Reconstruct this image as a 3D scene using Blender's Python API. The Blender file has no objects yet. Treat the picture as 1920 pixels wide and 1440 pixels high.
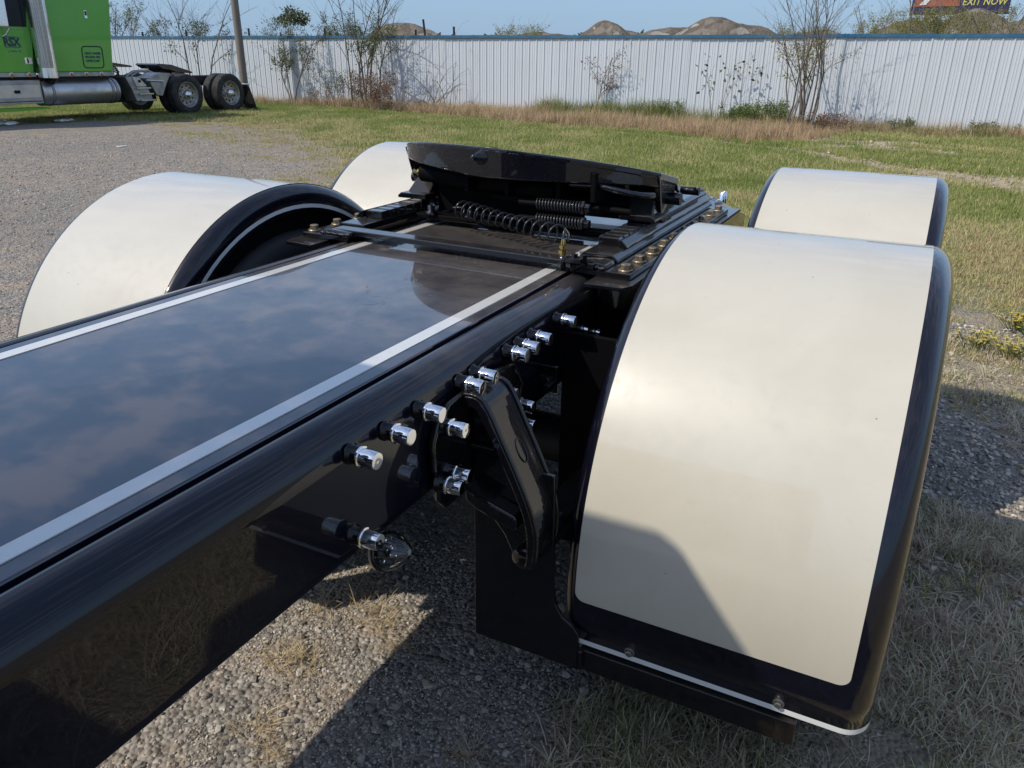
import bpy, bmesh, math, random
import numpy as np
from mathutils import Vector, Matrix, Euler

scene = bpy.context.scene
COL = scene.collection
R = math.radians

# ------------------------------------------------------------------ camera
CAM = dict(f=1460.6, pitch=.3942, roll=.0122, yaw=.4682, loc=(1.1295, 0.0, 1.5447))
def cam_axes():
    cy, sy = math.cos(CAM['yaw']), math.sin(CAM['yaw'])
    cp, sp = math.cos(CAM['pitch']), math.sin(CAM['pitch'])
    f = Vector((-sy*cp, cy*cp, -sp)); r = Vector((cy, sy, 0)); u = r.cross(f)
    c, s = math.cos(CAM['roll']), math.sin(CAM['roll'])
    return c*r+s*u, -s*r+c*u, f
cr, cu, cf = cam_axes()
cd = bpy.data.cameras.new('camera')
cd.sensor_width = 36.0
cd.lens = CAM['f']/1920*36.0
cd.clip_start = .03
cd.clip_end = 2000
camo = bpy.data.objects.new('camera', cd)
M = Matrix.Identity(4)
for i in range(3):
    M[i][0], M[i][1], M[i][2], M[i][3] = cr[i], cu[i], -cf[i], CAM['loc'][i]
camo.matrix_world = M
COL.objects.link(camo)
scene.camera = camo

# ------------------------------------------------------------------ light
SUN = Vector((-.59, -.68, 1.0)).normalized()          # towards the sun
elev = math.asin(SUN.z)
rot = math.atan2(SUN.x, SUN.y)
world = bpy.data.worlds.new("World")
scene.world = world
world.use_nodes = True
wn = world.node_tree.nodes; wl = world.node_tree.links
wn.clear()
wo = wn.new('ShaderNodeOutputWorld'); bg = wn.new('ShaderNodeBackground')
sky = wn.new('ShaderNodeTexSky'); sky.sky_type = 'NISHITA'; sky.sun_disc = False
sky.sun_elevation = elev; sky.sun_rotation = rot
sky.air_density = 1.0; sky.dust_density = .6; sky.ozone_density = 3.2; sky.altitude = 0
tc = wn.new('ShaderNodeTexCoord'); sep = wn.new('ShaderNodeSeparateXYZ')
wl.new(tc.outputs['Generated'], sep.inputs[0])
def wmath(op, a, b=None, clamp=False):
    n = wn.new('ShaderNodeMath'); n.operation = op; n.use_clamp = clamp
    for i, v in enumerate((a, b)):
        if v is None: continue
        if isinstance(v, (int, float)): n.inputs[i].default_value = v
        else: wl.new(v, n.inputs[i])
    return n.outputs[0]
zz = wmath('ADD', wmath('MAXIMUM', sep.outputs[2], 0.0), .10)
px = wmath('DIVIDE', sep.outputs[0], zz); py = wmath('DIVIDE', sep.outputs[1], zz)
cmb = wn.new('ShaderNodeCombineXYZ'); wl.new(px, cmb.inputs[0]); wl.new(py, cmb.inputs[1])
cn = wn.new('ShaderNodeTexNoise'); cn.inputs['Scale'].default_value = 5.6; cn.inputs['Detail'].default_value = 6; cn.inputs['Roughness'].default_value = .55
wl.new(cmb.outputs[0], cn.inputs['Vector'])
cn2 = wn.new('ShaderNodeTexNoise'); cn2.inputs['Scale'].default_value = .9; cn2.inputs['Detail'].default_value = 2
wl.new(cmb.outputs[0], cn2.inputs['Vector'])
cs = wmath('ADD', wmath('MULTIPLY', cn.outputs[0], .75), wmath('MULTIPLY', cn2.outputs[0], .35))
mr = wn.new('ShaderNodeMapRange'); mr.interpolation_type = 'SMOOTHSTEP'
mr.inputs['From Min'].default_value = .50; mr.inputs['From Max'].default_value = .68; mr.inputs['To Max'].default_value = .50
wl.new(cs, mr.inputs['Value'])
hz = wn.new('ShaderNodeMapRange'); hz.interpolation_type = 'SMOOTHSTEP'
hz.inputs['From Min'].default_value = .05; hz.inputs['From Max'].default_value = .30
wl.new(sep.outputs[2], hz.inputs['Value'])
cfac = wmath('MULTIPLY', mr.outputs[0], hz.outputs[0])
# pale blue summer haze that thickens towards the horizon, the same all round
hm = wn.new('ShaderNodeMix'); hm.data_type = 'RGBA'
hr = wn.new('ShaderNodeMapRange'); hr.inputs['From Min'].default_value = 0; hr.inputs['From Max'].default_value = .45; hr.inputs['To Min'].default_value = .9; hr.inputs['To Max'].default_value = .15
wl.new(sep.outputs[2], hr.inputs['Value']); wl.new(hr.outputs[0], hm.inputs['Factor']); wl.new(sky.outputs[0], hm.inputs['A'])
hm.inputs['B'].default_value = (1.32, 2.15, 3.35, 1)
cm = wn.new('ShaderNodeMix'); cm.data_type = 'RGBA'
wl.new(cfac, cm.inputs['Factor']); wl.new(hm.outputs['Result'], cm.inputs['A'])
cm.inputs['B'].default_value = (4.6, 4.5, 5.4, 1)
wl.new(cm.outputs['Result'], bg.inputs['Color'])
bg.inputs['Strength'].default_value = .148
wl.new(bg.outputs[0], wo.inputs[0])

sl = bpy.data.lights.new('sun', 'SUN'); sl.energy = 3.0; sl.angle = R(.53); sl.color = (1.0, .92, .79)
so = bpy.data.objects.new('sun', sl); so.rotation_euler = (-SUN).to_track_quat('-Z', 'Y').to_euler()
so.location = (-6, -8, 12)
COL.objects.link(so)

vs = scene.view_settings
vs.view_transform = 'Standard'; vs.look = 'None'; vs.gamma = 1; vs.use_curve_mapping = False
vs.exposure = 0.32
scene.cycles.max_bounces = 8
scene.cycles.transmission_bounces = 8
scene.cycles.transparent_max_bounces = 8
scene.cycles.caustics_reflective = False
scene.cycles.caustics_refractive = False

# ------------------------------------------------------------------ helpers
class MB:
    def __init__(s): s.v = []; s.f = []; s.sm = []
    def add(s, vs_, fs, smooth=False):
        b = len(s.v); s.v += [tuple(p) for p in vs_]
        for f in fs: s.f.append(tuple(b+i for i in f)); s.sm.append(smooth)
    def box(s, x0, x1, y0, y1, z0, z1):
        v = [(x, y, z) for z in (z0, z1) for y in (y0, y1) for x in (x0, x1)]
        s.add(v, [(0, 2, 3, 1), (4, 5, 7, 6), (0, 1, 5, 4), (2, 6, 7, 3), (0, 4, 6, 2), (1, 3, 7, 5)])
    def prism(s, poly, axis, a, b):
        """poly: 2D points in the two other axes (cyclic order y,z / x,z / x,y)."""
        n = len(poly)
        def P(p, t):
            return {'x': (t, p[0], p[1]), 'y': (p[0], t, p[1]), 'z': (p[0], p[1], t)}[axis]
        v = [P(p, a) for p in poly]+[P(p, b) for p in poly]
        s.add(v, [tuple(range(n))[::-1], tuple(range(n, 2*n))]+[(i, (i+1) % n, n+(i+1) % n, n+i) for i in range(n)])
    def tube(s, pts, rad, n=8, caps=True, smooth=True):
        pts = [Vector(p) for p in pts]
        rr = rad if isinstance(rad, (list, tuple)) else [rad]*len(pts)
        t = (pts[1]-pts[0]).normalized()
        a = t.orthogonal().normalized()
        rings = []
        for i, p in enumerate(pts):
            if i == 0: d = pts[1]-pts[0]
            elif i == len(pts)-1: d = pts[-1]-pts[-2]
            else: d = pts[i+1]-pts[i-1]
            d.normalize()
            a = (a-d*a.dot(d))
            if a.length < 1e-6: a = d.orthogonal()
            a.normalize()
            b = d.cross(a)
            rings.append([p+(a*math.cos(2*math.pi*k/n)+b*math.sin(2*math.pi*k/n))*rr[i] for k in range(n)])
        v = [q for rg in rings for q in rg]
        f = []
        for i in range(len(pts)-1):
            for k in range(n):
                f.append((i*n+k, i*n+(k+1) % n, (i+1)*n+(k+1) % n, (i+1)*n+k))
        s.add(v, f, smooth)
        if caps:
            s.add(rings[0], [tuple(range(n))[::-1]]); s.add(rings[-1], [tuple(range(n))])
    def lathe(s, prof, origin, axis, n=24, smooth=True):
        """prof: (distance along axis, radius)"""
        o = Vector(origin); d = Vector(axis).normalized(); a = d.orthogonal().normalized(); b = d.cross(a)
        v = []
        for (h, r) in prof:
            for k in range(n):
                t = 2*math.pi*k/n
                v.append(o+d*h+(a*math.cos(t)+b*math.sin(t))*max(r, 1e-5))
        f = []
        for i in range(len(prof)-1):
            for k in range(n):
                f.append((i*n+k, i*n+(k+1) % n, (i+1)*n+(k+1) % n, (i+1)*n+k))
        s.add(v, f, smooth)
    def mesh(s, name):
        me = bpy.data.meshes.new(name); me.from_pydata(s.v, [], s.f)
        me.polygons.foreach_set('use_smooth', s.sm)
        me.update()
        return me
    def build(s, name, mat, parent=None, bevel=0, loc=None, seg=2):
        o = bpy.data.objects.new(name, s.mesh(name))
        o.data.materials.append(mat); COL.objects.link(o)
        if parent is not None: o.parent = parent
        if loc: o.location = loc
        if bevel:
            m = o.modifiers.new('bevel', 'BEVEL'); m.width = bevel; m.segments = seg; m.limit_method = 'ANGLE'; m.angle_limit = R(35)
            m.harden_normals = False
        return o

def fix_normals(o):
    bm = bmesh.new(); bm.from_mesh(o.data); bmesh.ops.recalc_face_normals(bm, faces=bm.faces); bm.to_mesh(o.data); bm.free()
    return o
def empty(name, loc=(0, 0, 0)):
    o = bpy.data.objects.new(name, None); o.location = loc; o.empty_display_size = .2; COL.objects.link(o); return o
def tag(o, label=None, cat=None, group=None, kind=None):
    if label: o['label'] = label
    if cat: o['category'] = cat
    if group: o['group'] = group
    if kind: o['kind'] = kind
    return o
def link_copy(src, parent, loc=None):
    c = src.copy(); COL.objects.link(c); c.parent = parent
    if loc is not None: c.location = loc
    return c

class NT:
    def __init__(s, m):
        s.m = m; s.t = m.node_tree; s.n = s.t.nodes; s.l = s.t.links
        s.p = s.n['Principled BSDF']
    def new(s, k, **kw):
        n = s.n.new(k)
        for a, b in kw.items(): setattr(n, a, b)
        return n
    def noise(s, scale, detail=4, rough=.55, vec=None, dist=0):
        n = s.new('ShaderNodeTexNoise'); n.inputs['Scale'].default_value = scale; n.inputs['Detail'].default_value = detail
        n.inputs['Roughness'].default_value = rough; n.inputs['Distortion'].default_value = dist
        s.l.new(vec if vec is not None else s.pos(), n.inputs['Vector']); return n.outputs[0]
    def pos(s):
        if not hasattr(s, '_pos'): s._pos = s.new('ShaderNodeNewGeometry').outputs['Position']
        return s._pos
    def math(s, op, a, b=None, clamp=False):
        n = s.new('ShaderNodeMath', operation=op); n.use_clamp = clamp
        for i, v in enumerate((a, b)):
            if v is None: continue
            if isinstance(v, (int, float)): n.inputs[i].default_value = v
            else: s.l.new(v, n.inputs[i])
        return n.outputs[0]
    def mix(s, fac, a, b):
        n = s.new('ShaderNodeMix', data_type='RGBA')
        for k, v in (('Factor', fac), ('A', a), ('B', b)):
            if isinstance(v, (int, float)): n.inputs[k].default_value = v
            elif isinstance(v, tuple): n.inputs[k].default_value = (*v, 1) if len(v) == 3 else v
            else: s.l.new(v, n.inputs[k])
        return n.outputs['Result']
    def ramp(s, fac, stops, interp='LINEAR'):
        n = s.new('ShaderNodeValToRGB'); n.color_ramp.interpolation = interp
        e = n.color_ramp.elements
        while len(e) < len(stops): e.new(.5)
        for i, (p, c) in enumerate(stops):
            e[i].position = p; e[i].color = (*c, 1) if len(c) == 3 else c
        s.l.new(fac, n.inputs[0]); return n.outputs[0]
    def mapr(s, v, a, b, c=0., d=1., smooth=True):
        n = s.new('ShaderNodeMapRange'); n.interpolation_type = 'SMOOTHSTEP' if smooth else 'LINEAR'
        for k, x in (('From Min', a), ('From Max', b), ('To Min', c), ('To Max', d)): n.inputs[k].default_value = x
        s.l.new(v, n.inputs['Value']); return n.outputs[0]
    def bump(s, h, strength=.3, dist=.01):
        n = s.new('ShaderNodeBump'); n.inputs['Strength'].default_value = strength; n.inputs['Distance'].default_value = dist
        s.l.new(h, n.inputs['Height']); s.l.new(n.outputs[0], s.p.inputs['Normal'])
    def set(s, name, v):
        if isinstance(v, (int, float)): s.p.inputs[name].default_value = v
        elif isinstance(v, tuple): s.p.inputs[name].default_value = (*v, 1) if len(v) == 3 else v
        else: s.l.new(v, s.p.inputs[name])
def mat(name, col=(.5, .5, .5), rough=.5, metal=0., coat=0., spec=.5, **kw):
    m = bpy.data.materials.new(name); m.use_nodes = True
    t = NT(m); t.set('Base Color', col); t.set('Roughness', rough); t.set('Metallic', metal); t.set('Coat Weight', coat)
    t.set('Coat Roughness', kw.get('coat_rough', .03)); t.set('Specular IOR Level', spec)
    m['nt'] = 0
    return m, t

# ---- materials
def paint(name, base, dust=.0, dustcol=(.215, .19, .162), rough=.3, bump=0, bscale=300, coat_rough=.02, fade=False, ior=1.5):
    m, t = mat(name, base, rough, 0, 1.0, spec=.12, coat_rough=coat_rough)
    t.set('Coat IOR', ior)
    if dust:
        up = t.new('ShaderNodeSeparateXYZ'); t.l.new(t.new('ShaderNodeNewGeometry').outputs['Normal'], up.inputs[0])
        n = t.noise(9, 5, .6); n2 = t.noise(900, 2, .6)
        a = t.mapr(up.outputs[2], .3, .98, .03, 1.)
        d = t.math('MULTIPLY', t.math('MULTIPLY', a, t.mapr(n, .25, .75, .55, 1.25)), t.mapr(n2, .3, .7, .6, 1.4))
        if fade:
            py_ = t.new('ShaderNodeSeparateXYZ'); t.l.new(t.pos(), py_.inputs[0])
            d = t.math('MULTIPLY', d, t.mapr(t.math('ADD', py_.outputs[1], t.math('MULTIPLY', n, .8)), 1.1, 2.1, .07, 1.))
        t.set('Base Color', t.mix(t.math('MULTIPLY', d, dust, clamp=True), base, dustcol))
        t.set('Coat Roughness', t.mapr(n, .3, .7, coat_rough*.6, coat_rough*2))
    if bump:
        h = t.math('ADD', t.noise(bscale, 2, .5), t.math('MULTIPLY', t.noise(bscale*.25, 2, .5), 1.5))
        t.bump(h, bump, .004)
    return m
NAVY = (.0075, .0075, .019)
M_deck = paint('deck_paint', NAVY, .42, coat_rough=.012, fade=True, ior=1.76)
M_navy = paint('navy_paint', (.0028, .003, .009), .05, coat_rough=.02)
M_side = paint('frame_side_paint', (.0022, .0022, .004), .02, coat_rough=.015, ior=1.38)
M_cast = paint('cast_black_paint', (.0035, .0035, .0055), .04, bump=.22, bscale=120, coat_rough=.02)
M_plate = paint('fifth_wheel_paint', (.003, .003, .006), .015, bump=.35, bscale=150, coat_rough=.025)
M_black = paint('black_paint', (.0035, .0035, .0055), .15, bump=.12, bscale=400, coat_rough=.06)
def pearl():
    m, t = mat('pearl_white_paint', (.57, .535, .44), .34, 0, 1.0, coat_rough=.035)
    n = t.noise(3.0, 4, .6, dist=.6); n2 = t.noise(2400, 1, .5); n3 = t.noise(42, 4, .65)
    c = t.mix(t.mapr(n, .35, .7), (.57, .535, .445), (.53, .495, .405))
    c = t.mix(t.mapr(n2, .55, .75, 0, .25), c, (.68, .66, .59))
    c = t.mix(t.mapr(n3, .55, .8, 0, .28), c, (.47, .42, .33))
    spk = t.new('ShaderNodeTexVoronoi'); spk.inputs['Scale'].default_value = 13
    t.l.new(t.pos(), spk.inputs['Vector'])
    c = t.mix(t.mapr(spk.outputs['Distance'], .018, .030, .75, 0), c, (.12, .10, .08))
    t.set('Base Color', c)
    t.set('Roughness', t.mapr(n3, .3, .7, .28, .42))
    t.bump(t.noise(500, 2, .5), .02, .003)
    return m
M_pearl = pearl()
M_stripe, t_ = mat('white_stripe_paint', (.66, .65, .60), .35, 0, 1.0)
t_.set('Coat IOR', 1.95)
t_.set('Base Color', t_.mix(t_.mapr(t_.noise(30, 4), .45, .75, 0, .3), (.68, .67, .62), (.55, .52, .45)))
M_pin, _ = mat('pinstripe_paint', (.74, .75, .73), .3, 0, .6)
def chrome():
    m, t = mat('chrome', (.86, .87, .88), .045, 1.0)
    t.set('Roughness', t.mapr(t.noise(60, 3), .3, .7, .03, .10)); return m
M_chrome = chrome()
M_zinc, t_ = mat('yellow_zinc_bolt', (.33, .28, .20), .45, .7)
t_.set('Base Color', t_.mix(t_.mapr(t_.noise(160, 3), .4, .65), (.36, .30, .21), (.21, .165, .115)))
M_brass, _ = mat('brass', (.62, .43, .13), .25, 1.0)
M_steel, _ = mat('dull_steel', (.30, .29, .27), .42, .9)
M_spring, _ = mat('black_wire', (.03, .03, .033), .28, .3, .5)
def rubber():
    m, t = mat('rubber', (.018, .018, .018), .75)
    t.set('Base Color', t.mix(t.mapr(t.noise(7, 4), .4, .7), (.016, .016, .017), (.05, .046, .04))); return m
M_rubber = rubber()
M_glass, t_ = mat('clear_lens', (.95, .96, .97), .02); t_.set('Transmission Weight', 1.0); t_.set('IOR', 1.45)
def alum(name='aluminium', c=(.55, .55, .55), r=.34):
    m, t = mat(name, c, r, .9)
    n = t.noise(5, 4)
    t.set('Roughness', t.mapr(n, .3, .7, r*.8, r*1.4)); t.set('Base Color', t.mix(t.mapr(n, .35, .75, 0, .5), c, tuple(x*.7 for x in c)))
    return m
M_alum = alum(); M_dullalum = alum('dull_aluminium', (.40, .39, .38), .5)
M_under, _ = mat('underside_shade', (.004, .004, .005), .6, 0, 0, .06)  # near-black, puts the shade of the covered parts into their colour
M_dark, _ = mat('dark_chassis', (.012, .012, .013), .6)

# ------------------------------------------------------------------ numpy noise
def vnoise(x, y, seed=0):
    xi = np.floor(x).astype(np.int64); yi = np.floor(y).astype(np.int64)
    xf = x-xi; yf = y-yi
    def h(a, b):
        n = (a*374761393+b*668265263+seed*1442695041) & 0x7fffffff
        n = ((n ^ (n >> 13))*1274126177) & 0x7fffffff
        return ((n ^ (n >> 16)) & 0xffff)/65535.0
    u = xf*xf*(3-2*xf); v = yf*yf*(3-2*yf)
    return (h(xi, yi)*(1-u)+h(xi+1, yi)*u)*(1-v)+(h(xi, yi+1)*(1-u)+h(xi+1, yi+1)*u)*v
def fbm(x, y, sc, seed=0, oct=4):
    s = 0; a = .5; tot = 0
    for o in range(oct):
        s = s+a*vnoise(x*sc+17.3*o, y*sc-9.1*o, seed+o); tot += a; a *= .5; sc *= 2.03
    return s/tot
def sst(a, b, x):
    t = np.clip((x-a)/(b-a), 0, 1); return t*t*(3-2*t)

# ------------------------------------------------------------------ ground cover maps
def cover(x, y):
    """weights 0..1: green mown grass, dry grass, tan tall grass, bare dirt"""
    yb = np.interp(x, [-60, -20, -18, -17.1, -15.7, -12.8, -9.85, -7.4, -6.4, -3, 1.4, 3, 40], [10.5, 11.2, 12.4, 14.0, 15.3, 14.4, 12.9, 10.4, 8.6, 6.6, 4.9, 4.6, 4.5])
    n1 = fbm(x, y, .55, 3); n2 = fbm(x, y, 1.9, 7)
    d = y-yb+(n1-.5)*3.0+(n2-.5)*1.2
    green = sst(-.2, 2.0, d)
    dry = sst(-2.2, .2, d)*(1-.6*sst(1.5, 5.0, d))*(.35+.9*sst(.35, .6, n2))
    # grass by the near wheel, bottom right of the picture
    nr = sst(.42, .85, x+(n2-.5)*.5)*(1-sst(2.45, 2.95, y+(n1-.5)*.8))*sst(-.9, -.1, y)
    dry = np.maximum(dry, nr*(.75+.25*n2))
    # rough grass between the wheel tracks to the right
    rr = sst(1.9, 2.6, x+(n1-.5)*.8)*(y < 5)
    dry = np.maximum(dry, rr*.7)
    ylo = np.interp(x, [-60, -24, -17, -14.5, -12, -8.6, -5, -2.2, -1.4, -.4, 40], [22.3, 22.3, 22, 21.2, 20.8, 19.3, 18.9, 17.5, 18.0, 21.3, 21.6])
    tan = sst(-.35, .35, y-ylo+(n2-.5)*.8)*(y < 24)
    # dirt path across the grass on the right
    yp = np.interp(x, [-6, -3, -1.2, .93, 2.45, 6, 14], [18.4, 17.4, 16.25, 14.1, 13.1, 11.6, 9]); w = np.interp(x, [-6, -3, -1, 1, 2.5, 8], [.15, .28, .42, .7, 1.15, 1.5])
    path = (1-sst(.55, 1.25, np.abs(y-yp+(n2-.5)*.6)/w))*(x > -7)
    dirt = np.maximum(path, sst(.50, .62, fbm(x*.6, y*1.6, .75, 21))*sst(-2.4, -1.2, x)*sst(16.2, 17.2, y)*(1-sst(20.5, 21.6, y)))
    green = green*(1-tan)*(1-.92*dirt)
    return green, np.clip(dry, 0, 1)*(1-tan)*(1-.8*dirt), tan, dirt*(1-tan)
def height(x, y):
    return (fbm(x, y, .8, 11, 3)-.5)*.03*(np.abs(x-.0) > -1)+(fbm(x, y, 6.0, 13, 2)-.5)*.008

def ground():
    def axis(lo, hi, f0, f1, fine, far):
        a = [f0]
        while a[-1] < f1: a.append(a[-1]+fine)
        b = [a[-1]]; st = fine
        while b[-1] < hi: st *= 1.22; b.append(b[-1]+st)
        c = [f0]; st = fine
        while c[-1] > lo: st *= 1.22; c.append(c[-1]-st)
        return np.array(c[::-1][:-1]+a+b[1:])
    xs = axis(-700, 700, -26, 7, .11, 0); ys = axis(-300, 1200, -1.0, 24.5, .11, 0)
    X, Y = np.meshgrid(xs, ys); nx, ny = len(xs), len(ys)
    Z = height(X, Y)*((np.abs(X) < 40) & (Y < 40))
    V = np.stack([X.ravel(), Y.ravel(), Z.ravel()], 1)
    i = np.arange(nx*ny).reshape(ny, nx)
    F = np.stack([i[:-1, :-1].ravel(), i[:-1, 1:].ravel(), i[1:, 1:].ravel(), i[1:, :-1].ravel()], 1)
    me = bpy.data.meshes.new('ground'); me.vertices.add(len(V)); me.vertices.foreach_set('co', V.ravel())
    me.loops.add(F.size); me.loops.foreach_set('vertex_index', F.ravel().astype(np.int32))
    me.polygons.add(len(F)); me.polygons.foreach_set('loop_start', np.arange(0, F.size, 4, dtype=np.int32))
    me.polygons.foreach_set('use_smooth', np.ones(len(F), bool))
    me.update(); me.validate()
    g, d, t, b = cover(V[:, 0], V[:, 1])
    at = me.color_attributes.new('cover', 'FLOAT_COLOR', 'POINT')
    at.data.foreach_set('color', np.stack([g, d, t, b], 1).ravel().astype(np.float32))
    o = bpy.data.objects.new('ground', me); COL.objects.link(o); tag(o, kind='structure')
    m, q = mat('ground_soil', (.2, .18, .16), .95, spec=.2)
    a = q.new('ShaderNodeAttribute'); a.attribute_name = 'cover'
    sp = q.new('ShaderNodeSeparateColor'); q.l.new(a.outputs['Color'], sp.inputs[0])
    v = q.new('ShaderNodeTexVoronoi'); v.inputs['Scale'].default_value = 70; q.l.new(q.pos(), v.inputs['Vector'])
    v2 = q.new('ShaderNodeTexVoronoi'); v2.inputs['Scale'].default_value = 26; q.l.new(q.pos(), v2.inputs['Vector'])
    big = q.noise(.35, 5, .6); mid = q.noise(3.2, 5, .6)
    sv = q.new('ShaderNodeSeparateColor'); q.l.new(v.outputs['Color'], sv.inputs[0])
    grav = q.ramp(sv.outputs[0], [(0, (.115, .106, .096)), (.35, (.205, .188, .168)), (.75, (.285, .262, .23)), (1, (.42, .395, .36))])
    grav = q.mix(q.mapr(mid, .4, .7, 0, .75), grav, (.36, .285, .21))
    grav = q.mix(q.mapr(big, .45, .65, 0, .35), grav, (.18, .17, .16))
    col = q.mix(q.math('MULTIPLY', sp.outputs[1], .75), grav, q.mix(mid, (.22, .185, .115), (.30, .25, .16)))
    col = q.mix(sp.outputs[0], col, q.mix(q.mapr(mid, .35, .65), (.13, .14, .05), (.20, .18, .085)))
    col = q.mix(sp.outputs[2], col, q.mix(mid, (.24, .175, .105), (.32, .245, .15)))
    col = q.mix(a.outputs['Alpha'], col, q.mix(mid, (.38, .29, .20), (.50, .40, .29)))
    q.set('Base Color', col)
    h = q.math('ADD', q.math('MULTIPLY', v.outputs['Distance'], -1.), q.math('MULTIPLY', v2.outputs['Distance'], -1.2))
    q.bump(h, .9, .012)
    me.materials.append(m)
    return o
ground()

# ------------------------------------------------------------------ scatter by geometry nodes
def scatter(name, variants, P, scl, rots, extra=None, label=None):
    """one object; its points carry the variant index, scale and rotation; 'extra' is read by the material"""
    me = bpy.data.meshes.new(name); n = len(P)
    me.vertices.add(n); me.vertices.foreach_set('co', np.asarray(P, np.float32).ravel())
    rng = np.random.default_rng(len(P))
    me.attributes.new('idx', 'INT', 'POINT').data.foreach_set('value', rng.integers(0, len(variants), n).astype(np.int32))
    me.attributes.new('scl', 'FLOAT_VECTOR', 'POINT').data.foreach_set('vector', np.asarray(scl, np.float32).ravel())
    me.attributes.new('rot', 'FLOAT_VECTOR', 'POINT').data.foreach_set('vector', np.asarray(rots, np.float32).ravel())
    me.attributes.new('tone', 'FLOAT', 'POINT').data.foreach_set('value', np.asarray(extra if extra is not None else np.zeros(n), np.float32))
    o = bpy.data.objects.new(name, me); COL.objects.link(o)
    tag(o, kind='stuff', label=label)
    c = bpy.data.collections.new(name+'_pieces')
    for k, v in enumerate(variants):
        v.name = 'piece_%02d' % k+v.name; c.objects.link(v)
    ng = bpy.data.node_groups.new(name, 'GeometryNodeTree')
    ng.interface.new_socket('Geometry', in_out='INPUT', socket_type='NodeSocketGeometry')
    ng.interface.new_socket('Geometry', in_out='OUTPUT', socket_type='NodeSocketGeometry')
    gi = ng.nodes.new('NodeGroupInput'); go = ng.nodes.new('NodeGroupOutput')
    ip = ng.nodes.new('GeometryNodeInstanceOnPoints'); ci = ng.nodes.new('GeometryNodeCollectionInfo')
    ci.inputs['Collection'].default_value = c; ci.inputs['Separate Children'].default_value = True; ci.inputs['Reset Children'].default_value = True
    def attr(nm, ty):
        a = ng.nodes.new('GeometryNodeInputNamedAttribute'); a.data_type = ty; a.inputs['Name'].default_value = nm
        return [s for s in a.outputs if s.enabled and s.name == 'Attribute'][0]
    L = ng.links
    e2r = ng.nodes.new('FunctionNodeEulerToRotation'); L.new(attr('rot', 'FLOAT_VECTOR'), e2r.inputs[0])
    L.new(gi.outputs[0], ip.inputs['Points']); L.new(ci.outputs[0], ip.inputs['Instance']); ip.inputs['Pick Instance'].default_value = True
    L.new(attr('idx', 'INT'), ip.inputs['Instance Index']); L.new(e2r.outputs[0], ip.inputs['Rotation']); L.new(attr('scl', 'FLOAT_VECTOR'), ip.inputs['Scale'])
    L.new(ip.outputs[0], go.inputs[0])
    md = o.modifiers.new('scatter', 'NODES'); md.node_group = ng
    return o
def raw(name, mb, m):
    o = bpy.data.objects.new(name, mb.mesh(name)); o.data.materials.append(m); return o

def pebble(seed, sub):
    bm = bmesh.new(); bmesh.ops.create_icosphere(bm, subdivisions=sub, radius=.5)
    rnd = random.Random(seed)
    ax = [Vector((rnd.gauss(0, 1), rnd.gauss(0, 1), rnd.gauss(0, 1))).normalized() for _ in range(7)]
    lim = [rnd.uniform(.26, .45) for _ in ax]
    for v in bm.verts:
        for a, l in zip(ax, lim):
            d = v.co.dot(a)
            if d > l: v.co -= a*(d-l)
        v.co *= rnd.uniform(.95, 1.05)
        v.co.z *= .72
    me = bpy.data.meshes.new('pebble'); bm.to_mesh(me); bm.free()
    return me
def m_pebble():
    m, t = mat('pebble_stone', (.3, .28, .26), .85, spec=.25)
    oi = t.new('ShaderNodeObjectInfo')
    c = t.ramp(oi.outputs['Random'], [(0, (.15, .135, .12)), (.22, (.29, .26, .22)), (.55, (.46, .415, .355)), (.85, (.62, .57, .49)), (.95, (.52, .40, .28)), (1, (.74, .70, .63))])
    tn = t.noise(160, 3)
    t.set('Base Color', t.mix(t.mapr(tn, .35, .7, 0, .45), c, (.14, .13, .12)))
    return m
M_pebble = m_pebble()
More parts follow.
